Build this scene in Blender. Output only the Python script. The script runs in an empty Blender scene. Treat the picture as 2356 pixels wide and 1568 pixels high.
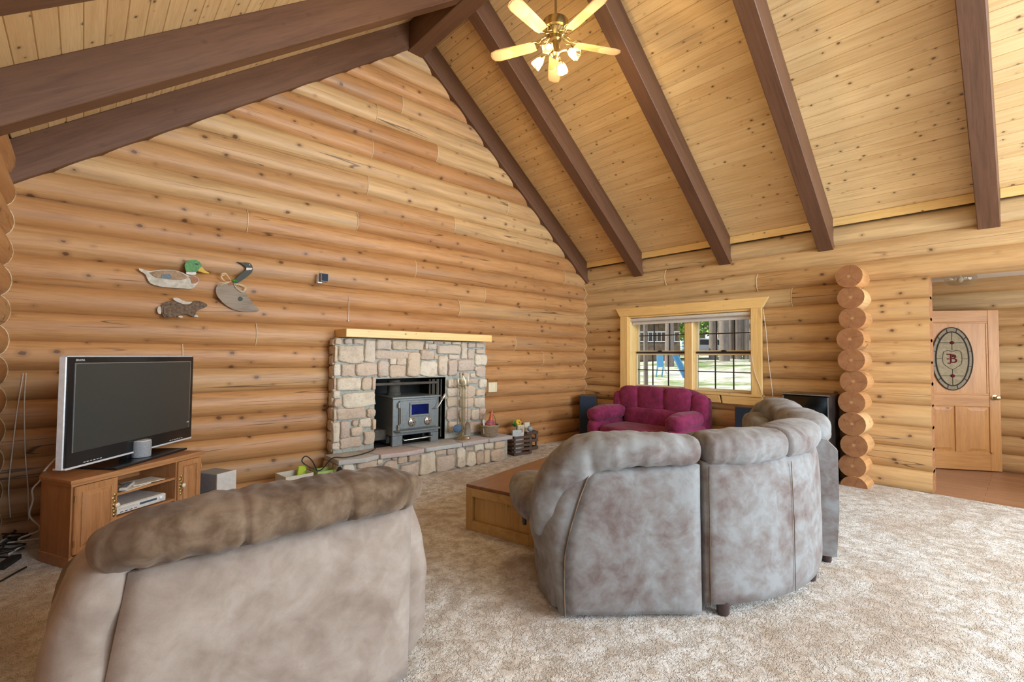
import bpy, bmesh, math, random
from mathutils import Vector, Matrix, noise
R = math.radians
PI = math.pi
random.seed(7)
scene = bpy.context.scene
COL = scene.collection

# ------------------------------------------------------------------ camera
F_PX = 1083.67
YAW, PITCH, ROLL = 0.738100449, 0.0329077295, 0.00835873623
CAM = Vector((-7.089, -5.711, 1.5))
_f = Vector((math.sin(YAW)*math.cos(PITCH), math.cos(YAW)*math.cos(PITCH), math.sin(PITCH)))
_r = Vector((math.cos(YAW), -math.sin(YAW), 0))
_u = _r.cross(_f)
AX_R = _r*math.cos(ROLL)+_u*math.sin(ROLL)
AX_U = -_r*math.sin(ROLL)+_u*math.cos(ROLL)
AX_F = _f
cam_d = bpy.data.cameras.new('camera')
cam_d.sensor_width = 36.0; cam_d.sensor_fit = 'HORIZONTAL'
cam_d.lens = 36.0*F_PX/2356.0
cam_d.clip_start = 0.02; cam_d.clip_end = 300
cam_o = bpy.data.objects.new('camera', cam_d); COL.objects.link(cam_o)
cam_o.matrix_world = Matrix(((AX_R.x, AX_U.x, -AX_F.x, CAM.x), (AX_R.y, AX_U.y, -AX_F.y, CAM.y),
                             (AX_R.z, AX_U.z, -AX_F.z, CAM.z), (0, 0, 0, 1)))
scene.camera = cam_o

def on(px, py, axis, val):
    """the point where the photo's pixel meets the plane axis = val"""
    d = AX_F + AX_R*((px-1178)/F_PX) - AX_U*((py-784)/F_PX)
    return CAM + d*((val-CAM[axis])/d[axis])

# ------------------------------------------------------------------ light
scene.view_settings.view_transform = 'Standard'
scene.view_settings.look = 'None'
scene.view_settings.gamma = 1.0
scene.view_settings.use_curve_mapping = False
scene.view_settings.exposure = 0.12
world = bpy.data.worlds.new('sky'); scene.world = world
world.use_nodes = True
wn = world.node_tree.nodes; wl = world.node_tree.links
wn.clear()
sky = wn.new('ShaderNodeTexSky'); sky.sky_type = 'NISHITA'; sky.sun_disc = False
sky.sun_elevation = R(48); sky.sun_rotation = R(200); sky.altitude = 900
bg = wn.new('ShaderNodeBackground'); bg.inputs['Strength'].default_value = 0.22
wo = wn.new('ShaderNodeOutputWorld')
wl.new(sky.outputs[0], bg.inputs[0]); wl.new(bg.outputs[0], wo.inputs[0])

def sun_lamp(az, el, strength, col):
    d = bpy.data.lights.new('sun', 'SUN'); d.energy = strength; d.angle = R(0.6); d.color = col
    o = bpy.data.objects.new('sun', d); COL.objects.link(o)
    v = Vector((math.cos(R(az))*math.cos(R(el)), math.sin(R(az))*math.cos(R(el)), math.sin(R(el))))
    o.rotation_euler = v.to_track_quat('Z', 'Y').to_euler(); o.location = (-20, -5, 30)
sun_lamp(115, 52, 6.5, (1.0, 0.95, 0.86))

def area(loc, target, sx, sy, power, col):
    d = bpy.data.lights.new('window_and_hall_light', 'AREA'); d.shape = 'RECTANGLE'; d.size = sx; d.size_y = sy
    d.energy = power; d.color = col
    o = bpy.data.objects.new('window_and_hall_light', d); COL.objects.link(o)
    o.location = loc
    o.rotation_euler = (Vector(loc)-Vector(target)).to_track_quat('Z', 'Y').to_euler()
# daylight entering through the windows in the rear gable wall and the long side walls
REAR_Y = -10.4
area((-5.6, REAR_Y+0.12, 2.0), (-5.6, 0, 2.0), 2.4, 2.6, 110, (0.80, 0.91, 1.0))
area((-2.0, REAR_Y+0.12, 2.0), (-2.0, 0, 2.0), 2.4, 2.6, 480, (0.78, 0.90, 1.0))
area((-3.785, REAR_Y+0.12, 4.3), (-3.785, 0, 4.3), 2.2, 1.3, 230, (0.84, 0.93, 1.0))
area((-0.10, -8.6, 1.7), (-6, -8.6, 1.7), 2.0, 1.5, 150, (0.78, 0.90, 1.0))
area((-7.42, -7.7, 1.75), (0, -7.7, 1.75), 2.2, 1.5, 30, (0.80, 0.91, 1.0))
area((1.0, -7.75, 1.6), (1.0, 0, 1.6), 1.2, 1.5, 26, (0.90, 0.95, 1.0))  # added lamp before the hall's blank end wall, brightens the hall

# ------------------------------------------------------------------ helpers
class MB:
    """collects shapes; build() links them as ONE mesh object"""
    def __init__(self): self.v = []; self.f = []; self.m = Matrix.Identity(4)
    def add(self, vs, fs, M=None):
        n = len(self.v); M = self.m if M is None else self.m @ M
        self.v += [M @ Vector(p) for p in vs]
        self.f += [tuple(i+n for i in q) for q in fs]
        return self
    def box(self, c, s, rot=None, taper=1.0):
        x, y, z = s[0]/2, s[1]/2, s[2]/2; t = taper
        vs = [(-x, -y, -z), (x, -y, -z), (x, y, -z), (-x, y, -z), (-x*t, -y*t, z), (x*t, -y*t, z), (x*t, y*t, z), (-x*t, y*t, z)]
        fs = [(3, 2, 1, 0), (4, 5, 6, 7), (0, 1, 5, 4), (1, 2, 6, 5), (2, 3, 7, 6), (3, 0, 4, 7)]
        M = Matrix.Translation(c)
        if rot is not None: M = M @ rot
        return self.add(vs, fs, M)
    def b2(self, a, b):
        a = Vector(a); b = Vector(b)
        return self.box((a+b)/2, (abs(b.x-a.x), abs(b.y-a.y), abs(b.z-a.z)))
    def prism(self, poly, h0, h1, axis='z', inset=0.0, seg=0):
        """poly of 2-D points swept between h0 and h1; axis names the sweep"""
        n = len(poly)
        def P(p, h):
            return (p[0], p[1], h) if axis == 'z' else ((p[0], h, p[1]) if axis == 'y' else (h, p[0], p[1]))
        cx = sum(p[0] for p in poly)/n; cy = sum(p[1] for p in poly)/n
        a = sum(poly[i][0]*poly[(i+1) % n][1]-poly[(i+1) % n][0]*poly[i][1] for i in range(n))
        rings = [[P(p, h0) for p in poly], [P(p, h1) for p in poly]]
        vs = rings[0]+rings[1]
        fs = [tuple(range(n))[::-1], tuple(range(n, 2*n))]+[(i, (i+1) % n, n+(i+1) % n, n+i) for i in range(n)]
        flip = (a < 0)
        if axis == 'y': flip = not flip
        if flip: fs = [q[::-1] for q in fs]
        return self.add(vs, fs)
    def tube(self, path, r, n=8, cap=True):
        path = [Vector(p) for p in path]; k = len(path)
        rs = r if isinstance(r, (list, tuple)) else [r]*k
        vs = []; fs = []
        t0 = (path[1]-path[0]).normalized()
        ref = Vector((0, 0, 1)) if abs(t0.z) < 0.9 else Vector((1, 0, 0))
        nrm = t0.cross(ref).normalized()
        for i in range(k):
            t = (path[min(i+1, k-1)]-path[max(i-1, 0)])
            t = t.normalized() if t.length > 1e-9 else t0
            nrm = (nrm-t*nrm.dot(t))
            nrm = nrm.normalized() if nrm.length > 1e-6 else t.orthogonal().normalized()
            b = t.cross(nrm)
            for j in range(n):
                a = 2*PI*j/n
                vs.append(path[i]+(nrm*math.cos(a)+b*math.sin(a))*rs[i])
        for i in range(k-1):
            for j in range(n):
                fs.append((i*n+j, i*n+(j+1) % n, (i+1)*n+(j+1) % n, (i+1)*n+j))
        if cap:
            fs.append(tuple(range(n))[::-1]); fs.append(tuple(range((k-1)*n, k*n)))
        return self.add(vs, fs)
    def lathe(self, prof, n=20, c=(0, 0, 0), M=None):
        """prof: (radius, height) bottom to top"""
        vs = []; fs = []; k = len(prof)
        for (r, h) in prof:
            for j in range(n):
                a = 2*PI*j/n; vs.append((c[0]+r*math.cos(a), c[1]+r*math.sin(a), c[2]+h))
        for i in range(k-1):
            for j in range(n): fs.append((i*n+j, i*n+(j+1) % n, (i+1)*n+(j+1) % n, (i+1)*n+j))
        fs.append(tuple(range(n))[::-1]); fs.append(tuple(range((k-1)*n, k*n)))
        return self.add(vs, fs, M)
    def ball(self, c, r, n=12, k=8, M=None):
        r = r if isinstance(r, (list, tuple)) else (r, r, r)
        prof = [(math.sin(PI*i/k), -math.cos(PI*i/k)) for i in range(k+1)]
        prof[0] = (0.001, -1); prof[-1] = (0.001, 1)
        T = Matrix.Translation(c)
        if M is not None: T = T @ M
        return self.lathe(prof, n, (0, 0, 0), T @ Matrix.Diagonal((r[0], r[1], r[2], 1)))
    def loft(self, rings, closed=True, cap=True):
        """list of rings of equal length"""
        n = len(rings[0]); vs = [p for q in rings for p in q]; fs = []
        for i in range(len(rings)-1):
            for j in range(n if closed else n-1):
                fs.append((i*n+j, i*n+(j+1) % n, (i+1)*n+(j+1) % n, (i+1)*n+j))
        if cap and closed:
            fs.append(tuple(range(n))[::-1]); fs.append(tuple(range((len(rings)-1)*n, len(rings)*n)))
        return self.add(vs, fs)
    def mesh(self, name):
        me = bpy.data.meshes.new(name)
        me.from_pydata([tuple(p) for p in self.v], [], self.f); me.update()
        return me
    def build(self, name, mat, parent=None, smooth=False, bevel=0.0, seg=2, subsurf=0, fix=True, ang=40):
        me = self.mesh(name)
        bm = bmesh.new(); bm.from_mesh(me)
        if fix: bmesh.ops.recalc_face_normals(bm, faces=bm.faces)
        if bevel > 0:
            es = [e for e in bm.edges if len(e.link_faces) == 2 and e.calc_face_angle(0) > R(28)]
            bmesh.ops.bevel(bm, geom=es, offset=bevel, segments=seg, affect='EDGES', profile=0.6, clamp_overlap=True)
        bm.to_mesh(me); bm.free()
        return link(name, me, mat, parent, smooth, subsurf, ang)
def link(name, me, mat, parent=None, smooth=False, subsurf=0, ang=40):
    if mat is not None and len(me.materials) == 0:
        me.materials.append(MAT[mat] if isinstance(mat, str) else mat)
    if smooth:
        for p in me.polygons: p.use_smooth = True
        if smooth != 'all':
            try: me.set_sharp_from_angle(angle=R(ang))
            except Exception: pass
    o = bpy.data.objects.new(name, me); COL.objects.link(o)
    if parent is not None: o.parent = parent
    if subsurf:
        m = o.modifiers.new('subsurf', 'SUBSURF'); m.levels = subsurf; m.render_levels = subsurf
    return o
def tag(o, label=None, cat=None, group=None, kind=None):
    if label: o['label'] = label
    if cat: o['category'] = cat
    if group: o['group'] = group
    if kind: o['kind'] = kind
    return o
def thing(name, label, cat, loc=(0, 0, 0), rz=0.0, group=None):
    o = bpy.data.objects.new(name, None); COL.objects.link(o)
    o.empty_display_size = 0.1
    o.location = loc; o.rotation_euler = (0, 0, rz)
    return tag(o, label, cat, group)
def struct(name, label=None, cat=None):
    o = bpy.data.objects.new(name, None); COL.objects.link(o); o.empty_display_size = 0.1
    o['kind'] = 'structure'
    if label: o['label'] = label
    if cat: o['category'] = cat
    return o
def copy_tree(o, parent=None):
    c = o.copy(); COL.objects.link(c); c.parent = parent
    for ch in list(o.children): copy_tree(ch, c)
    return c
def rotz(a): return Matrix.Rotation(a, 4, 'Z')
def rotx(a): return Matrix.Rotation(a, 4, 'X')
def roty(a): return Matrix.Rotation(a, 4, 'Y')
def lerp(a, b, t): return a+(b-a)*t
def smoothstep(a, b, x):
    t = max(0, min(1, (x-a)/(b-a))); return t*t*(3-2*t)
def crom(pts, n):
    """Catmull-Rom through pts"""
    pts = [Vector(p) for p in pts]; out = []
    P = [pts[0]*2-pts[1]]+pts+[pts[-1]*2-pts[-2]]
    for i in range(1, len(P)-2):
        for k in range(n):
            t = k/n; p0, p1, p2, p3 = P[i-1], P[i], P[i+1], P[i+2]
            out.append(0.5*((2*p1)+(p2-p0)*t+(2*p0-5*p1+4*p2-p3)*t*t+(3*p1-p0-3*p2+p3)*t**3))
    out.append(pts[-1]); return out

# ------------------------------------------------------------------ materials
MAT = {}
class NT:
    def __init__(self, name):
        self.mat = bpy.data.materials.new(name); self.mat.use_nodes = True
        self.n = self.mat.node_tree.nodes; self.l = self.mat.node_tree.links
        self.n.clear()
        self.out = self.n.new('ShaderNodeOutputMaterial')
        self.b = self.n.new('ShaderNodeBsdfPrincipled')
        self.l.new(self.b.outputs[0], self.out.inputs[0])
        MAT[name] = self.mat
    def new(self, t, **kw):
        nd = self.n.new(t)
        for k, v in kw.items(): setattr(nd, k, v)
        return nd
    def put(self, sock, v):
        if isinstance(v, bpy.types.NodeSocket): self.l.new(v, sock)
        elif v is not None:
            if isinstance(v, (tuple, list)) and len(v) == 3 and sock.type == 'RGBA': v = (*v, 1)
            sock.default_value = v
    def math(self, op, a, b=None, clamp=False):
        nd = self.new('ShaderNodeMath', operation=op, use_clamp=clamp)
        self.put(nd.inputs[0], a); self.put(nd.inputs[1], b); return nd.outputs[0]
    def coords(self, kind='Object', scale=(1, 1, 1), rnd=True, loc=(0, 0, 0)):
        tc = self.new('ShaderNodeTexCoord'); v = tc.outputs[kind]
        if rnd:
            oi = self.new('ShaderNodeObjectInfo')
            va = self.new('ShaderNodeVectorMath', operation='SCALE'); va.inputs[0].default_value = (37.0, 19.0, 11.0)
            self.l.new(oi.outputs['Random'], va.inputs['Scale'])
            ad = self.new('ShaderNodeVectorMath', operation='ADD')
            self.l.new(v, ad.inputs[0]); self.l.new(va.outputs[0], ad.inputs[1]); v = ad.outputs[0]
        mp = self.new('ShaderNodeMapping'); mp.inputs['Scale'].default_value = scale; mp.inputs['Location'].default_value = loc
        self.l.new(v, mp.inputs[0]); return mp.outputs[0]
    def rand(self): return self.new('ShaderNodeObjectInfo').outputs['Random']
    def noise(self, vec, scale=5, detail=3, rough=0.5, dist=0.0, col=False):
        nd = self.new('ShaderNodeTexNoise'); self.l.new(vec, nd.inputs['Vector'])
        nd.inputs['Scale'].default_value = scale; nd.inputs['Detail'].default_value = detail
        nd.inputs['Roughness'].default_value = rough; nd.inputs['Distortion'].default_value = dist
        return nd.outputs['Color' if col else 'Fac']
    def voro(self, vec, scale=5, feature='F1', dim='3D', out='Distance', rand=1.0):
        nd = self.new('ShaderNodeTexVoronoi', feature=feature, voronoi_dimensions=dim)
        self.l.new(vec, nd.inputs['Vector']); nd.inputs['Scale'].default_value = scale
        nd.inputs['Randomness'].default_value = rand
        return nd.outputs[out]
    def ramp(self, fac, stops, interp='LINEAR'):
        nd = self.new('ShaderNodeValToRGB'); e = nd.color_ramp.elements; nd.color_ramp.interpolation = interp
        while len(e) < len(stops): e.new(0.5)
        for i, (p, c) in enumerate(stops):
            e[i].position = p; e[i].color = (*c, 1) if len(c) == 3 else c
        self.l.new(fac, nd.inputs[0]); return nd.outputs[0]
    def mix(self, fac, a, b, mode='MIX'):
        nd = self.new('ShaderNodeMix', data_type='RGBA', blend_type=mode)
        self.put(nd.inputs[0], fac); self.put(nd.inputs[6], a); self.put(nd.inputs[7], b)
        return nd.outputs[2]
    def ms(self, v, lo, hi):
        nd = self.new('ShaderNodeMapRange', interpolation_type='SMOOTHSTEP')
        self.put(nd.inputs[0], v); nd.inputs[1].default_value = lo; nd.inputs[2].default_value = hi
        return nd.outputs[0]
    def bump(self, h, strength=0.3, dist=0.01):
        nd = self.new('ShaderNodeBump'); nd.inputs['Strength'].default_value = strength
        nd.inputs['Distance'].default_value = dist; self.l.new(h, nd.inputs['Height'])
        self.l.new(nd.outputs[0], self.b.inputs['Normal'])
    def set(self, col=None, rough=0.6, metal=0.0, spec=None, sheen=None):
        if col is not None: self.put(self.b.inputs['Base Color'], col)
        self.put(self.b.inputs['Roughness'], rough); self.b.inputs['Metallic'].default_value = metal
        if spec is not None: self.b.inputs['Specular IOR Level'].default_value = spec
        if sheen is not None:
            self.b.inputs['Sheen Weight'].default_value = sheen; self.b.inputs['Sheen Roughness'].default_value = 0.5
        return self.mat
def plain(name, col, rough=0.5, metal=0.0, nz=0.08, scale=30, spec=None):
    """a flat finish with a little uneven tone"""
    t = NT(name); v = t.coords('Object', (1, 1, 1))
    f = t.noise(v, scale, 3)
    c0 = tuple(max(0, c*(1-nz)) for c in col); c1 = tuple(min(1, c*(1+nz)) for c in col)
    t.set(t.ramp(f, [(0.3, c0), (0.7, c1)]), rough, metal, spec); return t.mat
def wood(name, light, dark, axis=0, gs=(0.7, 9, 9), knots=0.0, kcell=0.3, checks=0.0, rough=0.5, vary=0.25, kplane='xz', kr=0.05, grey=0.0, pale=None):
    """wood with grain running along a local axis, knots, drying checks, tone that differs from piece to piece"""
    t = NT(name)
    sc = [gs[1]]*3; sc[axis] = gs[0]
    base = t.coords('Object')
    mp = t.new('ShaderNodeMapping'); mp.inputs['Scale'].default_value = sc; t.l.new(base, mp.inputs[0]); v = mp.outputs[0]
    g = t.noise(v, 2.2, 5, 0.62, 0.6)
    g2 = t.noise(v, 9.0, 2, 0.5, 0.2)
    big = t.noise(base, 1.1, 3, 0.55)
    c = t.ramp(g, [(0.28, dark), (0.5, tuple(lerp(a, b, 0.62) for a, b in zip(dark, light))), (0.72, light)])
    c = t.mix(t.math('MULTIPLY', t.ms(g2, 0.48, 0.68), 0.3), c, tuple(x*0.72 for x in dark))
    c = t.mix(t.math('MULTIPLY', t.ms(big, 0.40, 0.72), 0.45), c, tuple(x*1.0 for x in light))
    rv = t.rand()
    c = t.mix(t.math('MULTIPLY', rv, vary), c, tuple(min(1, x*0.66) for x in (dark[0]*1.15, dark[1]*1.05, dark[2]*0.9)))
    if pale is not None:
        c = t.mix(t.math('MULTIPLY', t.ms(t.math('FRACT', t.math('MULTIPLY', rv, 7.31)), 0.55, 1.0), 0.75), c, t.mix(t.ms(g, 0.3, 0.7), tuple(x*0.72 for x in pale), pale))
    if grey > 0:
        gr = t.noise(v, 0.9, 4, 0.6)
        c = t.mix(t.math('MULTIPLY', t.ms(gr, 0.52, 0.72), grey), c, (0.26, 0.19, 0.13))
    if knots > 0:
        sx = t.new('ShaderNodeSeparateXYZ'); t.l.new(base, sx.inputs[0])
        idx = {'x': 0, 'y': 1, 'z': 2}
        cb = t.new('ShaderNodeCombineXYZ')
        t.l.new(sx.outputs[idx[kplane[0]]], cb.inputs[0])
        st = t.math('MULTIPLY', sx.outputs[idx[kplane[1]]], 1.5); t.l.new(st, cb.inputs[1])
        vd = t.voro(cb.outputs[0], 1/kcell, 'F1', '2D', 'Distance'); vc = t.voro(cb.outputs[0], 1/kcell, 'F1', '2D', 'Color')
        sp = t.new('ShaderNodeSeparateColor'); t.l.new(vc, sp.inputs[0])
        wob = t.math('MULTIPLY', t.math('SUBTRACT', t.noise(base, 60, 2), 0.5), kr*0.9)
        rad = t.math('MULTIPLY', t.ms(sp.outputs[0], 1-knots, 1.0), kr)
        dd = t.math('ADD', t.math('SUBTRACT', vd, rad), wob)
        has = t.math('GREATER_THAN', sp.outputs[0], 1-knots)
        halo = t.math('MULTIPLY', t.math('SUBTRACT', 1.0, t.ms(dd, 0.0, kr*1.9)), has)
        core = t.math('MULTIPLY', t.math('SUBTRACT', 1.0, t.ms(dd, -kr*0.25, kr*0.25)), has)
        c = t.mix(t.math('MULTIPLY', halo, 0.38), c, tuple(x*0.55 for x in dark))
        c = t.mix(t.math('MULTIPLY', core, 0.85), c, (0.095, 0.040, 0.017))
    h = g
    if checks > 0:
        s2 = [11.0]*3; s2[axis] = 0.30
        mp2 = t.new('ShaderNodeMapping'); mp2.inputs['Scale'].default_value = s2; t.l.new(base, mp2.inputs[0])
        ck = t.noise(mp2.outputs[0], 0.7, 1.0, 0.4)
        line = t.math('SUBTRACT', 1.0, t.ms(t.math('ABSOLUTE', t.math('SUBTRACT', ck, 0.5)), 0.001, 0.0055))
        gate = t.ms(t.noise(base, 0.8, 2), 0.47, 0.53)
        line = t.math('MULTIPLY', line, gate)
        c = t.mix(t.math('MULTIPLY', line, checks), c, (0.045, 0.018, 0.008))
        h = t.math('SUBTRACT', h, t.math('MULTIPLY', line, 1.5))
    t.set(c, rough)
    t.bump(h, 0.25, 0.006)
    return t.mat

# wood of the house
wood('log_wood', (0.575, 0.305, 0.120), (0.335, 0.148, 0.050), 0, (0.55, 8, 8), knots=0.30, kcell=0.22, checks=0.75, rough=0.5, vary=0.34, kr=0.11, grey=0.42, pale=(0.66, 0.45, 0.22))
wood('log_wood_daylit', (0.625, 0.40, 0.178), (0.395, 0.212, 0.080), 0, (0.55, 8, 8), knots=0.30, kcell=0.22, checks=0.75, rough=0.52, vary=0.28, kr=0.11, grey=0.34, pale=(0.70, 0.52, 0.28))  # same log wood, daylight on the eave wall put into the paler colour
wood('pine_board', (0.87, 0.65, 0.345), (0.67, 0.43, 0.19), 1, (0.5, 13, 13), knots=0.36, kcell=0.16, rough=0.42, vary=0.30, kplane='yx', kr=0.095, grey=0.16)
wood('trim_pine', (0.88, 0.63, 0.27), (0.74, 0.47, 0.16), 0, (0.6, 14, 14), knots=0.12, kcell=0.16, rough=0.4, vary=0.12, kr=0.07)
wood('trim_pine_z', (0.88, 0.63, 0.27), (0.74, 0.47, 0.16), 2, (0.6, 14, 14), knots=0.10, kcell=0.16, rough=0.4, vary=0.12, kr=0.07, kplane='zy')
wood('trim_pine_y', (0.88, 0.63, 0.27), (0.74, 0.47, 0.16), 1, (0.6, 14, 14), knots=0.12, kcell=0.16, rough=0.4, vary=0.12, kr=0.07, kplane='yz')
wood('beam_stain', (0.150, 0.070, 0.036), (0.088, 0.038, 0.018), 0, (0.5, 9, 9), knots=0.22, kcell=0.25, rough=0.55, vary=0.10, kr=0.05)
wood('beam_stain_y', (0.150, 0.070, 0.036), (0.088, 0.038, 0.018), 1, (0.5, 9, 9), rough=0.55, vary=0.10)
wood('hall_plank', (0.40, 0.215, 0.115), (0.25, 0.115, 0.055), 1, (0.7, 10, 10), rough=0.35, vary=0.30, kplane='yx')
plain('caulk', (0.62, 0.47, 0.29), 0.7)
plain('white_paint', (0.80, 0.77, 0.70), 0.7, nz=0.03)
plain('hidden_slab', (0.30, 0.20, 0.12), 0.8)

def end_grain():
    t = NT('end_grain'); v = t.coords('Object', (1, 1, 1), rnd=False)
    sx = t.new('ShaderNodeSeparateXYZ'); t.l.new(v, sx.inputs[0])
    y, z = sx.outputs[1], sx.outputs[2]
    r = t.math('SQRT', t.math('ADD', t.math('POWER', y, 2.0), t.math('POWER', z, 2.0)))
    rv = t.rand()
    a = t.math('ADD', t.math('ARCTAN2', z, y), t.math('MULTIPLY', rv, 6.0))
    nz = t.noise(t.coords('Object', (1, 1, 1)), 14, 3)
    ring = t.math('SINE', t.math('ADD', t.math('MULTIPLY', r, 620.0), t.math('MULTIPLY', nz, 9.0)))
    c = t.mix(t.ms(ring, -1, 1), (0.235, 0.098, 0.036), (0.35, 0.163, 0.065))
    c = t.mix(t.ms(nz, 0.35, 0.7), c, (0.25, 0.10, 0.036))
    # radial drying cracks
    aw = t.math('ADD', a, t.math('MULTIPLY', t.math('SUBTRACT', nz, 0.5), 0.7))
    s1 = t.math('ABSOLUTE', t.math('SINE', t.math('MULTIPLY', aw, 1.5)))
    w = t.math('MULTIPLY', s1, r)
    cr = t.math('SUBTRACT', 1.0, t.ms(w, 0.0008, 0.0032))
    c = t.mix(t.math('MULTIPLY', cr, 0.8), c, (0.06, 0.022, 0.01))
    c = t.mix(t.math('MULTIPLY', t.math('SUBTRACT', 1.0, t.ms(r, 0.008, 0.025)), 0.4), c, (0.66, 0.42, 0.2))
    t.set(c, 0.6); t.bump(t.math('SUBTRACT', ring, t.math('MULTIPLY', cr, 6.0)), 0.15, 0.003)
end_grain()

COURSE = 0.247
RL = 0.142
PE = 2.5
def log_mesh(L, seed, r=RL, n=20, pe=PE):
    """a log along local x, its length split so that its outline wavers"""
    k = max(2, int(L/0.55)); mb = MB(); rings = []
    for i in range(k+1):
        x = -L/2+L*i/k; ring = []
        rr = r*(1+0.018*noise.noise(Vector((x*0.9+seed*7.1, seed*3.3, 0))))
        oz = 0.007*noise.noise(Vector((x*0.7, seed*5.7, 4)))
        oy = 0.006*noise.noise(Vector((x*0.6, seed*1.7, 9)))
        for j in range(n):
            a = 2*PI*j/n
            f = (abs(math.cos(a))**pe+abs(math.sin(a))**pe)**(-1/pe)
            ring.append((x, oy+rr*f*math.cos(a), oz+rr*f*math.sin(a)))
        rings.append(ring)
    mb.loft(rings)
    return mb
LOGN = [0]
def add_log(parent, axis, const, z, a0, a1, mat='log_wood', endmat='end_grain', r=RL, pe=2.5):
    LOGN[0] += 1
    L = abs(a1-a0); mb = log_mesh(L, LOGN[0]*1.37, r, 20, pe)
    me = mb.mesh('log')
    me.materials.append(MAT[mat]); me.materials.append(MAT[endmat])
    for p in me.polygons:
        p.use_smooth = len(p.vertices) == 4
        if len(p.vertices) > 4: p.material_index = 1
    me.set_sharp_from_angle(angle=R(50))
    o = bpy.data.objects.new('log', me); COL.objects.link(o); o.parent = parent
    m = (a0+a1)/2
    o.location = (m, const, z) if axis == 'x' else (const, m, z)
    if axis == 'y': o.rotation_euler = (0, 0, PI/2)
    return o
def log_wall(parent, axis, const, zs, lo, hi, openings=(), joints=(), limit=None, mat='log_wood', face=1):
    """face: side (+1/-1) that the room is on, for the caulk at the butt joints"""
    for z in zs:
        a, b = lo, hi
        if limit:
            a, b = limit(z)
            if b-a < 0.15: continue
        spans = [(a, b)]
        for (o0, o1, z0, z1) in openings:
            if z0 < z < z1:
                ns = []
                for (s, e) in spans:
                    if e <= o0 or s >= o1: ns.append((s, e)); continue
                    if s < o0: ns.append((s, o0))
                    if e > o1: ns.append((o1, e))
                spans = ns
        for (ja, jz) in joints:
            if abs(jz-z) < COURSE/2:
                ns = []
                for (s, e) in spans:
                    if s+0.1 < ja < e-0.1:
                        ns += [(s, ja), (ja, e)]
                        cb = MB()
                        pts = []
                        for k in range(13):
                            th = R(-54)+R(108)*k/12
                            ff = (abs(math.cos(th))**PE+abs(math.sin(th))**PE)**(-1/PE)*(RL+0.002); d = face*ff*math.cos(th); zz = z+ff*math.sin(th)
                            pts.append((ja, const+d, zz) if axis == 'x' else (const+d, ja, zz))
                        cb.tube(pts, 0.0055, 6); cb.build('caulk_bead', 'caulk', parent, True)
                    else: ns.append((s, e))
                spans = ns
        for (s, e) in spans: add_log(parent, axis, const, z, s, e, mat)

XL = -7.58            # inner face of the left wall
XR = 0.0
XM = (XL+XR)/2
SL = 0.765
def zc(x): return 3.27+SL*(-x if x > XM else x-XL)      # underside of the roof boards
def zb(x): return 2.885+SL*(-x if x > XM else x-XL)     # underside of the rafters
zB = [0.114+COURSE*k for k in range(13)]                # courses of the eave walls
zA = [-0.0095+COURSE*k for k in range(26)]              # courses of the gable walls
OFF = 0.112

# gable wall with the fireplace
wall_back = struct('wall_back', 'gable wall of round honey coloured logs behind the stone fireplace')
def glim(z):
    zt = z+0.10
    if zt < 3.3: return (XL-0.13, 0.13)
    h = (zt-3.27)/SL
    return (XL+h, -h)
gj = [(570, 510), (823, 512), (1047, 517), (868, 258), (926, 243), (1007, 350), (858, 340), (847, 424), (1169, 478), (957, 617),
      (1057, 705), (1116, 677), (590, 765), (1186, 795), (1300, 640), (420, 815), (1250, 815)]
gjoints = []
for (px, py) in gj:
    p = on(px, py, 1, -0.02); gjoints.append((p.x, p.z))
log_wall(wall_back, 'x', OFF, zA, XL, XR, [(-4.40, -3.29, 0.2, 1.25)], gjoints, glim, 'log_wood', -1)

# eave wall with the window and the hall opening
wall_right = struct('wall_right', 'eave wall of round logs, tinted as daylit, around the window and the hall opening')
WY0, WY1, WZ0, WZ1 = -3.05, -1.0, 0.99, 2.20
OY0, OY1, OZ1 = -6.95, -4.955, 2.46
wj = []
for (px, py) in [(1530, 637), (1741, 650), (1821, 678)]:
    p = on(px, py, 0, -0.02); wj.append((p.y, p.z))
log_wall(wall_right, 'y', OFF, zB, REAR_Y-0.12, 0.13, [(WY0, WY1, WZ0, WZ1), (OY0, OY1, -1, OZ1), (-9.6, -7.6, 0.95, 2.45)], wj, None, 'log_wood_daylit', -1)

mb = MB(); mb.b2((0.03, -4.945, 0.0), (0.19, -3.07, 2.45)); mb.build('wall_core', 'hidden_slab', wall_right)
wall_left = struct('wall_left', 'eave wall of round logs beside the television')
log_wall(wall_left, 'y', XL-OFF, zB, REAR_Y-0.12, 0.13, [(-8.8, -6.6, 1.0, 2.5)], (), None, 'log_wood', 1)
def plain_window(name, axis, const, a0, a1, z0, z1):
    w = struct(name, 'window with a pine frame in the log wall')
    for (s0, s1, t0, t1) in ((a0, a0+0.06, z0, z1), (a1-0.06, a1, z0, z1), (a0+0.06, a1-0.06, z0, z0+0.06), (a0+0.06, a1-0.06, z1-0.06, z1), ((a0+a1)/2-0.03, (a0+a1)/2+0.03, z0+0.06, z1-0.06)):
        mb = MB(); mb.b2((s0, const-0.06, t0), (s1, const+0.06, t1)) if axis == 'x' else mb.b2((const-0.06, s0, t0), (const+0.06, s1, t1))
        mb.build('frame', 'trim_pine', w)
plain_window('window_2', 'x', REAR_Y-0.10, -6.8, -4.4, 0.7, 3.3)
plain_window('window_3', 'x', REAR_Y-0.10, -3.2, -0.8, 0.7, 3.3)
plain_window('window_4', 'x', REAR_Y-0.10, -4.9, -2.67, 3.6, 5.0)
plain_window('window_5', 'y', 0.11, -9.6, -7.6, 0.95, 2.45)
plain_window('window_6', 'y', XL-0.11, -8.8, -6.6, 1.0, 2.5)
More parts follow.
